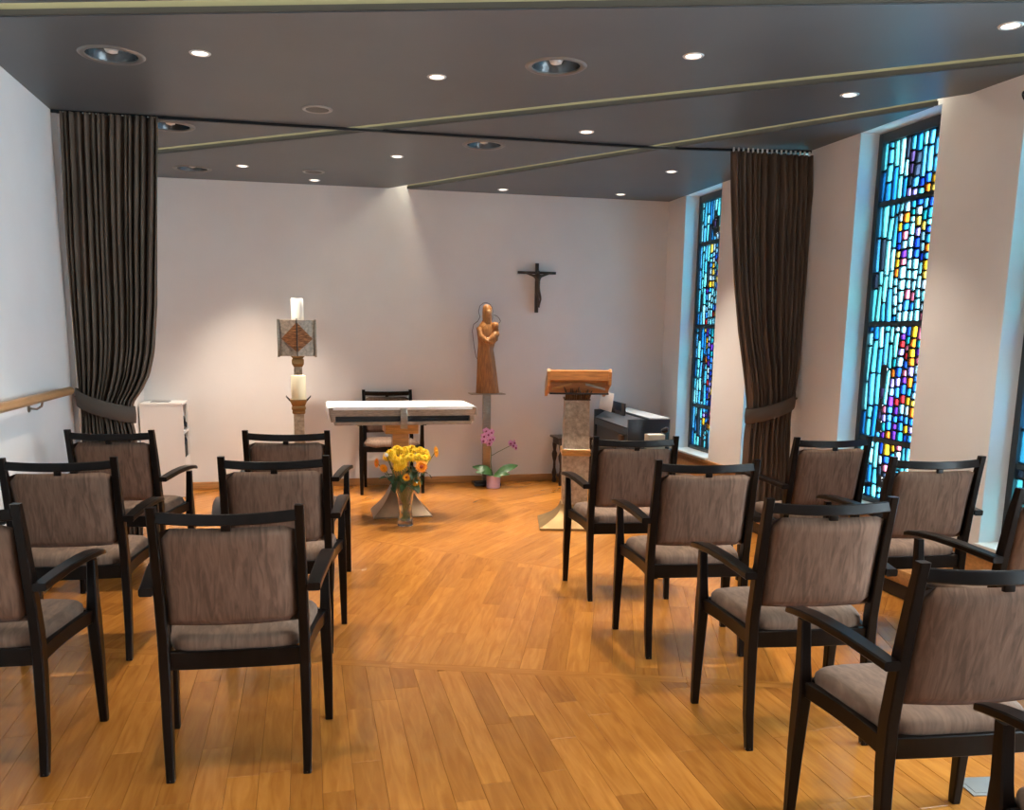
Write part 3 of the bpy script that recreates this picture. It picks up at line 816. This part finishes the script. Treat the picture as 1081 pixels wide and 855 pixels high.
# ------------------------------------------------------------------ crystal vase with flowers
VX, VY = .675, 6.27
v = thing('crystal_vase', 'flared cut crystal vase on the floor before the altar', 'vase', (VX, VY, 0.0005))
n = 36
def vr(r, z, k): return r*(1+.035*math.cos(9*2*math.pi*k/n)*(1 if z < .12 else .35))
outer = [(.050, 0), (.056, .004), (.058, .03), (.050, .07), (.047, .12), (.052, .18), (.062, .24), (.072, .285)]
inner = [(.069, .285), (.059, .24), (.049, .18), (.044, .12), (.046, .07), (.045, .04), (.02, .034)]
MB().loft([[(vr(r, z, k)*math.cos(2*math.pi*k/n), vr(r, z, k)*math.sin(2*math.pi*k/n), z) for k in range(n)] for r, z in outer+inner]).build('vase_body', GLASS, v, smooth=50)
MB().lathe([(.043, .043), (.0435, .07), (.0415, .12), (.0445, .16)], 0, 0, 24).build('water', WATER, v)
def petals(m_, cnt, r0, r1, z0, z1, wd, tilt=0, ph=0, cup=0):
    for k in range(cnt):
        a = 2*math.pi*k/cnt+ph; ca, sa = math.cos(a), math.sin(a)
        def P(r, s_, z): return (r*ca-s_*sa, r*sa+s_*ca, z)
        rm = (r0+r1)/2; zm = (z0+z1)/2+cup
        m_.add([P(r0, -wd*.35, z0), P(r0, wd*.35, z0), P(rm, wd, zm), P(rm, -wd, zm), P(r1, 0, z1), P(rm, 0, zm+.004)],
               [(0, 1, 2, 5), (0, 5, 3), (3, 5, 4), (5, 2, 4)])
    return m_
def mum_mesh():
    m_ = MB()
    for q, (cnt, r1, z0, z1) in enumerate(((14, .040, .0, -.004), (14, .040, .006, .010), (12, .035, .012, .022), (10, .027, .016, .031), (7, .017, .018, .036), (4, .008, .02, .038))):
        petals(m_, cnt, .004, r1, z0, z1, .0065, ph=q*.37, cup=.004)
    m_.lathe([(.02, -.006), (.024, .004), (.018, .018), (.004, .026)], 0, 0, 10)
    return m_
def ger_mesh():
    m_ = MB()
    petals(m_, 18, .010, .050, .0, .006, .0075, cup=.003); petals(m_, 16, .008, .042, .004, .012, .0065, ph=.2, cup=.003)
    return m_
def me_of(m_, name, mt):
    me = bpy.data.meshes.new(name); me.from_pydata(m_.v, [], m_.f); me.update(); me.materials.append(mt); return me
MUM = me_of(mum_mesh(), 'bloom', YEL); GERB = me_of(ger_mesh(), 'bloom', ORG); SUN = me_of(ger_mesh(), 'bloom', YELG); WMUM = me_of(mum_mesh(), 'bloom', WHT)
CEN = me_of(MB().lathe([(.012, .004), (.013, .010), (.008, .015), (.002, .016)], 0, 0, 12), 'centre', REDC)
CENY = me_of(MB().lathe([(.012, .004), (.013, .010), (.008, .015), (.002, .016)], 0, 0, 12), 'centre', YELC)
rnd = random.Random(5)
def leaf_mesh(L, wd, droop, name, mt, fold=.15):
    m_ = MB(); n = 9; vs = []
    for k in range(n+1):
        f = k/n; w = wd*math.sin(math.pi*min(1, f*.93+.05))**.75
        z = droop*(4*f*(1-f))*.4-abs(droop)*f*f*.9 if droop else 0
        vs += [(f*L, -w, z+w*fold), (f*L, 0, z), (f*L, w, z+w*fold)]
    m_.add(vs, [(k*3+c, (k+1)*3+c, (k+1)*3+c+1, k*3+c+1) for k in range(n) for c in range(2)])
    return me_of(m_, name, mt)
BLEAF = leaf_mesh(.11, .028, .03, 'leaf', LEAFD)
def flower(name, lab, grp, me, dx, dz, dy, sc_=1.0, cen=None, face=None, leaves=1):
    # dx, dy, dz: bloom position from the vase foot
    t = thing(name, lab, 'flower', (VX, VY, .05), group=grp)
    tip = Vector((dx, dy, dz-.05))
    base = Vector((-dx*.10+rnd.uniform(-.01, .01), -dy*.10+rnd.uniform(-.01, .01), .0))
    rim = Vector((max(-.05, min(.05, dx*.35)), max(-.05, min(.05, dy*.35)), .235))
    P = []
    for k in range(11):
        f = k/10
        P.append(base*(1-f)**2+rim*2*f*(1-f)*1.0+tip*f*f if dz > .33 else base.lerp(rim, min(1, f*1.6)) if f < .62 else rim.lerp(tip, (f-.62)/.38)+Vector((0, 0, .02*math.sin((f-.62)/.38*math.pi))))
    MB().tube(P, .0028, 6).build('stem', STEMM, t)
    d = Vector(face) if face else Vector((dx*1.2, dy*1.2-.35, .75))
    q = d.normalized().to_track_quat('Z', 'Y')
    o = link('bloom', me, t, tip); o.rotation_mode = 'QUATERNION'; o.rotation_quaternion = q; o.scale = (sc_,)*3
    if cen:
        c_ = link('centre', cen, o)
    for k in range(leaves):
        f = rnd.uniform(.62, .9); i = int(f*10); p = P[i]
        lo = link('leaf', BLEAF, t, p); a = math.atan2(dy-.05, dx)+rnd.uniform(-1.2, 1.2)
        lo.rotation_euler = (rnd.uniform(-.5, .5), rnd.uniform(-.3, .6), a); s_ = rnd.uniform(.6, 1.0); lo.scale = (s_,)*3
    return t
GM = 'yellow chrysanthemums in the crystal vase'
for dx, dz, dy in ((-.10, .53, -.02), (-.05, .545, .04), (.0, .55, .0), (.055, .55, .03), (.11, .545, .0), (.145, .52, .03), (-.075, .495, -.07), (-.02, .50, -.085), (.035, .51, -.08), (-.115, .50, .03), (.09, .50, -.07), (-.03, .465, -.10), (.13, .485, -.04), (.02, .535, .08), (-.055, .445, -.085), (.155, .50, -.01)):
    flower('yellow_chrysanthemum', 'yellow chrysanthemum in the dense top of the vase bouquet', GM, MUM, dx, dz, dy, rnd.uniform(1.0, 1.25), leaves=1)
flower('orange_gerbera', 'orange gerbera with red centre facing the rows from the bouquet', None, GERB, .105, .455, -.12, 1.05, CEN, (.15, -1, .25))
flower('orange_gerbera', 'orange flower leaning furthest out over the vase beside the white bloom', None, GERB, -.20, .475, -.02, .8, CENY, (-1, -.4, .1))
flower('golden_sunflower', 'golden flower standing tallest and apart at the top of the bouquet', None, SUN, .225, .545, .0, .95, CENY, (.9, -.5, .15))
flower('golden_sunflower', 'small golden flower with dark centre low in the bouquet leaves', None, SUN, .0, .375, -.10, .62, CEN, (-.1, -1, .3), 2)
flower('golden_sunflower', 'drooping golden flower hanging lowest beside the vase rim', None, SUN, .075, .325, -.11, .68, CENY, (.1, -1, -.1), 2)
flower('golden_sunflower', 'yellow flower hanging below the orange one at the bouquet edge', None, SUN, -.155, .44, -.05, .75, CENY, (-.5, -.8, -.2), 2)
flower('white_chrysanthemum', 'single white bloom at the edge of the yellow bouquet', None, WMUM, -.135, .53, -.04, .5, None, None, 2)

# ------------------------------------------------------------------ candle stand and tabernacle on a stele
t = thing('candle_stand', 'tall hammered bronze candle stand with four spikes round its pan', 'candle stand', (-.075, 7.2, 0))
flared(.14, .14, .042, .042, .25, .012).build('base', STEEL, t, smooth=30)
MB().box(-.041, .041, -.041, .041, .24, .755, .003).build('column', HAMMER, t)
MB().box(-.046, .046, -.046, .046, .485, .515, .003).build('band', BRASS, t)
cap = MB().loft([[(-w, -w, z), (w, -w, z), (w, w, z), (-w, w, z)] for w, z in ((.046, .752), (.052, .765), (.046, .778), (.056, .79), (.056, .805), (.048, .815), (.056, .83), (.066, .858), (.066, .866))]).build('capital', BRASS, t, smooth=0)
for sx, sy in ((-1, -1), (1, -1), (1, 1), (-1, 1)):
    MB().tube([(sx*.055, sy*.03, .845), (sx*.098, sy*.055, .892)], [.006, .002], 6).build('spike', DARKMET, t)
c_ = thing('pillar_candle', 'thick ivory candle standing on the spiked bronze stand', 'candle', (-.072, 7.2, .866))
MB().lathe([(.058, 0), (.059, .004), (.059, .186), (.056, .191), (.045, .188), (.01, .184)], 0, 0, 28).build('wax', WAXY, c_)
MB().tube([(0, 0, .183), (.001, 0, .198)], .0015, 6).build('wick', BLACK, c_)
t = thing('tabernacle', 'square metal tabernacle with dark diamond doors on a slender post', 'tabernacle', (-.075, 7.62, 0))
flared(.13, .13, .036, .036, .2, .012).build('base', STEEL, t, smooth=30)
MB().box(-.034, .034, -.034, .034, .19, 1.13, .003).build('post', HAMMER, t)
MB().loft([[(-w, -w, z), (w, -w, z), (w, w, z), (-w, w, z)] for w, z in ((.036, 1.11), (.05, 1.135), (.05, 1.17), (.04, 1.18), (.06, 1.2))]).build('collar', BRASS, t, smooth=0)
bw, bz0, bz1 = .150, 1.2, 1.498
MB().box(-bw+.004, bw-.004, -.10, .16, bz0, bz1, .003).build('case', HAMMER, t)
TABP = mat('tabernacle_panel', (.33, .27, .22), .4, metal=.6, noise=(45, .3), bump=.4, bscale=80)
TABD = mat('tabernacle_copper', (.24, .105, .045), .3, metal=.75, noise=(20, .7), stretch=(1, 1, 7), bump=.5, bscale=45)
def dy_(x): return -.108-.05*(1-abs(x)/bw)
for s in (-1, 1):
    d = MB().loft([[(s*.003, dy_(0), z), (s*bw, dy_(bw), z), (s*bw, -.096, z), (s*.003, -.096, z)] for z in (bz0+.004, bz1-.004)]).build('door', TABP, t, smooth=0)
    zc = (bz0+bz1)/2+.006; k = .118
    MB().loft([[(s*.005, dy_(0)-.006+o, zc+k), (s*.127, dy_(.127)-.006+o, zc-.012), (s*.005, dy_(0)-.006+o, zc-k)] for o in (0, .008)]).build('half_diamond', TABD, d, smooth=0)
    MB().box(s*bw-.009, s*bw+.009, -.13, .16, bz0-.006, bz1+.004, .002).build('side_frame', STEEL, t)
MB().tube([(0, dy_(0)-.006, bz0), (0, dy_(0)-.006, bz1+.012)], .004, 6).build('centre_rod', DARKMET, t)
c_ = thing('pillar_candle', 'white pillar candle on top of the tabernacle', 'candle', (-.068, 7.64, 1.4995))
MB().lathe([(.05, 0), (.051, .004), (.051, .172), (.048, .178), (.036, .174), (.008, .170)], 0, 0, 28).build('wax', WAX, c_)
MB().tube([(0, 0, .169), (.001, 0, .184)], .0015, 6).build('wick', BLACK, c_)

# ------------------------------------------------------------------ statue on its stand
t = thing('statue_stand', 'slim steel post stand with a thin plate on a black foot', 'stand', (1.615, 7.9, 0))
MB().box(-.125, .125, -.09, .09, 0, .03, .004).build('foot', BLACK, t)
for k in range(3): MB().box(-.12, .03, -.085+k*.03, -.072+k*.03, .03, .045, .003).build('foot_rib', BLACK, t)
MB().box(-.036, .036, -.02, .02, .03, .855, .003).build('post', STEEL, t)
MB().box(-.16, .16, -.09, .09, .853, .8615, .002).build('plate', STEEL, t)
s_ = thing('madonna_statue', 'carved wooden statue of a robed woman holding a child', 'statue', (1.608, 7.9, .862))
rows = [(780, -.09, .12, .075), (720, -.087, .11, .072), (650, -.084, .10, .068), (560, -.082, .085, .064), (500, -.082, .075, .062), (440, -.078, .062, .062), (400, -.076, .078, .072), (370, -.078, .095, .08), (340, -.082, .104, .082), (300, -.084, .100, .076), (270, -.078, .080, .068), (250, -.062, .062, .056), (232, -.046, .05, .047), (215, -.036, .047, .042), (190, -.038, .049, .045), (160, -.038, .050, .048), (130, -.036, .048, .045), (110, -.028, .035, .034), (99, -.014, .014, .015)]
n = 28; rings = []
for zy, xl, xr, ry in rows:
    z = (780-zy)*.00118; cx = (xl+xr)/2; rx = (xr-xl)/2; ring = []
    for k in range(n):
        a = 2*math.pi*k/n; fl = 1+(.05*math.cos(6*a+z*2) if zy > 420 else 0)
        ring.append((cx+rx*fl*math.cos(a), ry*fl*math.sin(a), z))
    rings.append(ring)
MB().loft(rings).build('figure', STATUE, s_, smooth=70)
face = mat('pale_carved_wood', (.52, .27, .11), .5, noise=(20, .2))
hz = (780-160)*.00118
m_ = MB(); m_.loft([[(.012+.026*r*math.cos(a), -.040-.016*math.sqrt(max(0, 1-r*r)), hz-.008+.040*r*math.sin(a)) for a in (2*math.pi*k/16 for k in range(16))] for r in (1, .8, .55, .3, .05)], cap=True)
m_.add([(.012, -.064, hz-.016), (.005, -.052, hz-.016), (.019, -.052, hz-.016), (.012, -.052, hz+.008)], [(0, 1, 3), (0, 3, 2), (0, 2, 1)])
m_.box(.004, .020, -.056, -.050, hz-.031, hz-.027); m_.box(.0, .006, -.056, -.050, hz+.0, hz+.004); m_.box(.017, .023, -.056, -.050, hz+.0, hz+.004)
m_.build('face', face, s_, smooth=50)
cz = (780-262)*.00118; ch = MB()
ch.loft([[(.070+r*math.cos(a), -.055+r*math.sin(a)*.95, cz+z) for a in (2*math.pi*k/16 for k in range(16))] for r, z in ((.012, -.036), (.024, -.028), (.033, -.008), (.034, .008), (.026, .026), (.010, .035))]).build('child_head', STATUE, s_, smooth=70)
MB().tube([(.075, -.04, cz-.03), (.072, -.062, cz-.07), (.045, -.075, cz-.115), (.005, -.075, cz-.135), (-.04, -.065, cz-.11)], [.03, .038, .04, .034, .02], 12).build('child_body', STATUE, s_, smooth=70)
MB().tube([(-.074, -.03, cz-.02), (-.072, -.065, cz-.08), (-.03, -.088, cz-.135), (.03, -.092, cz-.15), (.075, -.07, cz-.12), (.09, -.04, cz-.07)], [.026, .026, .023, .022, .02, .015], 12).build('arm', STATUE, s_, smooth=70)
def zp(zx, zy): return ((zx-165)*.00118, .0, (780-zy)*.00118)
wire = mat('copper_wire', (.10, .04, .025), .4, metal=.7)
MB().tube([zp(*p) for p in ((97, 520), (84, 500), (70, 430), (60, 350), (54, 300), (64, 252), (98, 226), (114, 195), (102, 155), (112, 112), (135, 92), (160, 85), (188, 95), (206, 118), (214, 150), (212, 200), (206, 232))], .0028, 6).build('halo_wire', wire, s_)
MB().tube([(x, -.05, z) for x, y, z in (zp(*p) for p in ((214, 178), (235, 186), (255, 202), (266, 224), (258, 238), (240, 242)))], .0024, 6).build('halo_wire', wire, s_)

# ------------------------------------------------------------------ orchid
OX, OY = 1.65, 7.735
t = thing('potted_orchid', 'pink orchid in a lilac pot on the floor by the statue', 'orchid', (OX, OY, .0005))
p_ = MB().lathe([(.058, 0), (.062, .004), (.067, .113), (.068, .118), (.062, .118), (.060, .1), (.01, .098)], 0, 0, 32).build('pot', LILAC, t)
MB().lathe([(.060, .098), (.05, .106), (.002, .11)], 0, 0, 20).build('soil', SOIL, t)
for L, wd, dr, rz, ry in ((.19, .046, .07, 178, -38), (.25, .04, .06, 6, -28), (.16, .042, .07, 205, -30), (.13, .03, .05, -25, -20), (.14, .034, .06, 130, -35), (.09, .026, .05, -80, -20)):
    o = link('leaf', leaf_mesh(L, wd, dr, 'leaf', LEAFM), t, (.015*math.cos(R(rz)), .015*math.sin(R(rz)), .108)); o.rotation_euler = (R(48 if math.cos(R(rz)) > 0 else -48), R(ry), R(rz)); o.data.shade_smooth()
st1 = MB().tube([(.0, 0, .10), (-.018, -.005, .16), (-.028, -.01, .24), (-.024, -.01, .32), (-.03, -.012, .38), (-.05, -.015, .44), (-.075, -.02, .475)], .0035, 6).build('flower_stem', STEMM, t)
st2 = MB().tube([(-.022, -.01, .30), (.03, -.012, .33), (.09, -.015, .36), (.14, -.02, .385), (.175, -.02, .40)], .0026, 6).build('flower_stem', STEMM, t)
def blossom():
    m_ = MB()
    for k in range(5):
        a = R(90+72*k); wd = .020 if k in (1, 4) else .012; L = .034
        ca, sa = math.cos(a), math.sin(a); vs = []
        for q in range(5):
            f = q/4; w = wd*math.sin(math.pi*(f*.9+.08))**.7
            vs += [(f*L*ca-w*sa, f*L*sa+w*ca, .006*f), (f*L*ca+w*sa, f*L*sa-w*ca, .006*f)]
        m_.add(vs, [(2*q, 2*q+1, 2*q+3, 2*q+2) for q in range(4)])
    return me_of(m_, 'blossom', ORCH)
BL = blossom(); LIP = me_of(MB().lathe([(.003, -.002), (.009, .004), (.010, .010), (.004, .016)], 0, -.006, 10), 'lip', ORCHC)
for x, z, y, a, par in ((-.095, .485, -.03, -20, st1), (-.06, .50, -.035, 5, st1), (-.075, .53, -.02, -10, st1), (-.03, .52, -.03, 20, st1), (-.10, .445, -.035, -30, st1), (-.045, .455, -.04, 10, st1), (-.02, .46, -.03, 30, st1), (-.05, .42, -.035, 0, st1), (.15, .415, -.02, 35, st2), (.175, .395, -.025, 45, st2), (.185, .42, -.02, 60, st2), (.20, .375, -.02, 50, st2)):
    o = link('blossom', BL, par, (x, y, z)); o.rotation_euler = (R(85), 0, R(a)); link('lip', LIP, None, None).parent = o

# ------------------------------------------------------------------ crucifix
t = thing('crucifix', 'dark crucifix with a bronze figure on the white end wall', 'crucifix', (2.113, YB, 1.603), 0)
MB().box(-.016, .016, -.03, -.006, 0, .45, .003).build('upright', CROSSW, t)
MB().box(-.183, .183, -.028, -.008, .352, .376, .003).build('crossbar', CROSSW, t)
me = bpy.data.meshes.new('corpus')
J = [(0, 0, .20), (.006, 0, .265), (0, 0, .325), (0, -.004, .352), (.006, -.010, .385), (-.045, 0, .335), (.045, 0, .335), (-.095, .004, .352), (.095, .004, .352), (-.140, .006, .366), (.140, .006, .366), (-.014, 0, .195), (.014, 0, .195), (.004, -.018, .125), (.026, -.018, .125), (.004, 0, .065), (.016, 0, .065), (.008, -.012, .045), (.016, -.012, .045)]
ED = [(0, 1), (1, 2), (2, 3), (3, 4), (2, 5), (2, 6), (5, 7), (6, 8), (7, 9), (8, 10), (0, 11), (0, 12), (11, 13), (12, 14), (13, 15), (14, 16), (15, 17), (16, 18)]
RD = [.022, .019, .026, .010, .017, .011, .011, .008, .008, .006, .006, .015, .015, .011, .011, .008, .008, .006, .006]
me.from_pydata(J, ED, []); me.update()
o = link('corpus', me, None)
md = o.modifiers.new('skin', 'SKIN'); sv = me.skin_vertices[0].data
for i, r in enumerate(RD): sv[i].radius = (r, r)
sv[0].use_root = True
md.use_smooth_shade = True
o.modifiers.new('sub', 'SUBSURF').levels = 1
bpy.context.view_layer.update()
me2 = bpy.data.meshes.new_from_object(o.evaluated_get(bpy.context.evaluated_depsgraph_get()))
bpy.data.objects.remove(o); me2.name = 'corpus'
me2.materials.clear(); me2.materials.append(BRONZE)
link('corpus', me2, t, (0, -.052, 0))

# ------------------------------------------------------------------ lectern
t = thing('lectern', 'wooden lectern desk on a hammered bronze column with brass base', 'lectern', (1.92, 6.10, 0), R(-13))
flared(.262, .235, .10, .09, .17, .016).build('base', BRASS, t, smooth=30)
MB().loft([[(-w, -w, z), (w, -w, z), (w, w, z), (-w, w, z)] for w, z in ((.090, .16), (.097, .53))]).build('lower_column', HAMMER, t, smooth=0)
MB().loft([[(-w, -w, z), (w, -w, z), (w, w, z), (-w, w, z)] for w, z in ((.100, .53), (.106, .535), (.106, .548), (.101, .552), (.106, .556), (.106, .575), (.100, .582))]).build('collar', GOLDWOOD, t, smooth=0)
MB().loft([[(-w, -w, z), (w, -w, z), (w, w, z), (-w, w, z)] for w, z in ((.096, .58), (.088, .935))]).build('upper_column', HAMMER, t, smooth=0)
MB().box(-.094, .094, -.094, .094, .935, .948, .003).build('cap_plate', DARKMET, t)
rn = random.Random(2)
for k in range(11):
    x = -.08+.016*k; h = rn.uniform(.04, .075)
    MB().tube([(x, -.085, .942), (x*1.1+rn.uniform(-.006, .006), -.13, .955+h*.4), (x*1.2+rn.uniform(-.010, .010), -.168, .955+h*1.1)], [.010, .010, .003], 6).build('leaf_ornament', BRONZE, t)
MB().box(-.07, .07, -.07, .07, .945, 1.02, .004).build('neck', BRONZE, t)
def side(pts, x0, x1): return MB().loft([[(x, y, z) for y, z in pts] for x in (x0, x1)])
dk = [(-.20, 1.085), (-.205, 1.15), (-.19, 1.158), (.20, 1.02), (.21, .975), (.195, .962)]
side(dk, -.215, .215).build('desk_board', DESKW, t, smooth=0)
for s in (-1, 1):
    side([(-.205, 1.055), (-.215, 1.145), (-.195, 1.165), (.205, 1.03), (.215, .955), (.19, .945)], s*.217-.01, s*.217+.01).build('end_board', DESKW, t, smooth=0)
MB().box(-.21, .21, -.22, -.205, .985, .998, .003).build('book_ledge', DARKMET, t)
side([(-.135, .985), (-.14, 1.075), (-.125, 1.07), (-.12, .985)], -.215, .215).build('front_panel', DESKW, t, smooth=0)
for s in (-1, 1):
    MB().sweep([((s*.05, -.15, 1.055), (0, .006, 0), (0, 0, .008)), ((s*.19, -.15, 1.02), (0, .006, 0), (0, 0, .008))], .2).build('brace', GOLDWOOD if s < 0 else STEEL, t)

# ------------------------------------------------------------------ digital piano with sheet music
t = thing('digital_piano', 'black digital piano standing in the corner behind the lectern', 'piano', (2.85, 7.44, 0), R(-2.5))
PL = .53
MB().box(-.185, .185, -PL, -PL+.03, 0, .70, .004).build('end_panel', PIANO, t)
MB().box(-.185, .185, PL-.03, PL, 0, .70, .004).build('end_panel', PIANO, t)
MB().loft([[(x, y, z) for x, z in ((-.182, .56), (-.182, .62), (-.06, .695), (.18, .695), (.18, .56))] for y in (-PL+.03, PL-.03)]).build('key_case', PIANO, t, smooth=0)
MB().loft([[(x, y, z) for x, z in ((-.180, .625), (-.062, .698), (-.058, .704), (-.184, .628))] for y in (-PL+.04, PL-.04)]).build('fallboard', PIANO2, t, smooth=0)
MB().box(-.16, -.14, -PL+.03, PL-.03, .16, .56, .002).build('front_panel', PIANO2, t, smooth=0)
MB().box(.0, .18, -PL, PL, .70, .712, .003).build('lid', mat('piano_lid_edge', (.5, .55, .6), .25), t)
MB().box(-.19, -.16, -.35, -.27, .50, .545, .003).build('headphone_hook', mat('label_brown', (.16, .09, .05), .5), t)
MB().tube([(-.175, -.31, .51), (-.19, -.25, .45), (-.185, -.18, .41), (-.172, -.1, .40), (-.168, .1, .42)], .004, 6).build('cable', BLACK, t)
for y in (-.08, 0, .08): MB().box(-.30, -.16, y-.012, y+.012, .04, .055, .003).build('pedal', BRASS, t)
MB().box(-.085, -.072, -.10, .46, .69, .80, .003, ).build('music_rest', PIANO, t)
sm = thing('sheet_music', 'open white sheet music leaning on the black piano', 'sheet music', (2.735, 7.70, .7045), R(-2.5))
MB().box(-.026, -.022, -.17, .23, 0, .17, .001, Matrix.Rotation(R(8), 4, 'Y')).build('page', WHITEP, sm)
# carton on a small black stand in front of the piano end
t = thing('music_stool', 'small black stool between the piano and the window bench', 'stool', (2.72, 6.58, 0))
MB().box(-.16, .16, -.14, .14, .46, .50, .008).build('seat', BLACK, t)
for sx in (-1, 1):
    for sy in (-1, 1): MB().sweep([((sx*.14, sy*.12, 0), (.014, 0, 0), (0, .014, 0)), ((sx*.13, sy*.11, .47), (.016, 0, 0), (0, .016, 0))], .2).build('leg', BLACK, t)
t = thing('beige_carton', 'small beige carton on the black stool by the piano', 'box', (2.735, 6.56, .5005))
MB().box(-.07, .07, -.05, .05, 0, .115, .002).build('body', BEIGE, t)
MB().box(-.071, .071, -.012, .012, .115, .1165).build('tape', WHITEP, t, smooth=0)
t = thing('clamp_lamp', 'little black clip lamp on the black stool beside the carton', 'lamp', (2.845, 6.57, .5005))
MB().lathe([(.022, 0), (.022, .01), (.006, .014)], 0, 0, 16).build('base', BLACK, t)
MB().tube([(0, 0, .012), (0, 0, .12), (-.01, -.005, .14)], .006, 8).build('arm', BLACK, t)
MB().lathe([(.012, -.03), (.02, -.02), (.024, .02), (.012, .03)], 0, 0, 16).build('lamp_head', BLACK, t, loc=(-.025, -.01, .145), rot=(0, R(70), 0))

# ------------------------------------------------------------------ carved side table behind lectern
t = thing('side_table', 'small dark side table with turned legs behind the lectern', 'table', (2.44, 7.86, 0))
MB().box(-.18, .18, -.15, .15, .435, .455, .006).build('table_top', CROSSW, t)
MB().box(-.155, .155, -.125, .125, .38, .435, .003).build('apron', CROSSW, t)
for sx in (-1, 1):
    for sy in (-1, 1):
        MB().lathe([(.018, 0), (.022, .02), (.014, .05), (.024, .09), (.013, .14), (.012, .20), (.024, .25), (.026, .28), (.014, .31), (.02, .35), (.022, .38)], sx*.14, sy*.11, 14).build('leg', CROSSW, t)
MB().box(-.14, .14, -.012, .012, .07, .095, .003).build('stretcher', CROSSW, t)
# ------------------------------------------------------------------ white cabinet by the curtain
t = thing('white_cabinet', 'white cabinet with open side compartments behind the tied curtain', 'cabinet', (-1.03, YB-.005, 0))
cw, cd, chh = .345, .34, .80
MB().box(-cw, -.002, -cd, -.001, chh-.02, chh, .003).build('top', WHITE, t)
MB().box(-cw, -.012, -cd+.004, -cd+.02, 0, chh-.02).build('front_panel', WHITE, t, smooth=0)
MB().box(-cw, -.012, -.02, -.002, 0, chh-.02).build('back_panel', WHITE, t, smooth=0)
MB().box(-cw, -cw+.018, -cd+.02, -.02, 0, chh-.02).build('side_panel', WHITE, t, smooth=0)
MB().box(-.13, -.12, -cd+.02, -.02, .02, chh-.02).build('partition', GREYP, t, smooth=0)
for z in (.0, .30, .535): MB().box(-.12, -.003, -cd+.02, -.02, z, z+.022).build('shelf', WHITE, t, smooth=0)
MB().box(-.02, -.003, -cd+.02, -.02, .022, .30).build('lower_flap', WHITE, t, smooth=0)
MB().box(-.02, -.002, -cd+.002, -cd+.022, 0, chh-.02).build('post', WHITE, t, smooth=0)
MB().box(-.02, -.002, -.03, -.001, 0, chh-.02).build('post', WHITE, t, smooth=0)
MB().box(-.27, -.12, -.25, -.12, chh, chh+.006, .002).build('inlay', GREYP, t)
t = thing('headset', 'black headset standing in the upper compartment of the white cabinet', 'headset', (-1.062, YB-.10, .5575))
MB().tube([(0, .055*math.cos(a), .05+.055*math.sin(a)) for a in (2*math.pi*k/16 for k in range(17))], .011, 8).build('headband', BLACK, t)
MB().lathe([(.028, -.012), (.03, 0), (.02, .012)], 0, 0, 16).build('ear_pad', BLACK, t, loc=(.02, -.03, .04), rot=(0, R(90), 0))
for k in range(3):
    t = thing('black_bottle', 'small black bottle in the lower compartment of the white cabinet', 'bottle', (-1.064, YB-.20+.06*k, .3225), group='bottles in the white cabinet')
    MB().lathe([(.022, 0), (.024, .004), (.024, .10+.02*k), (.012, .125+.02*k), (.010, .145+.02*k)], 0, 0, 16).build('body', BLACK, t)
    MB().lathe([(.012, .145+.02*k), (.012, .16+.02*k), (.002, .161+.02*k)], 0, 0, 12).build('cap', GREYP, t)
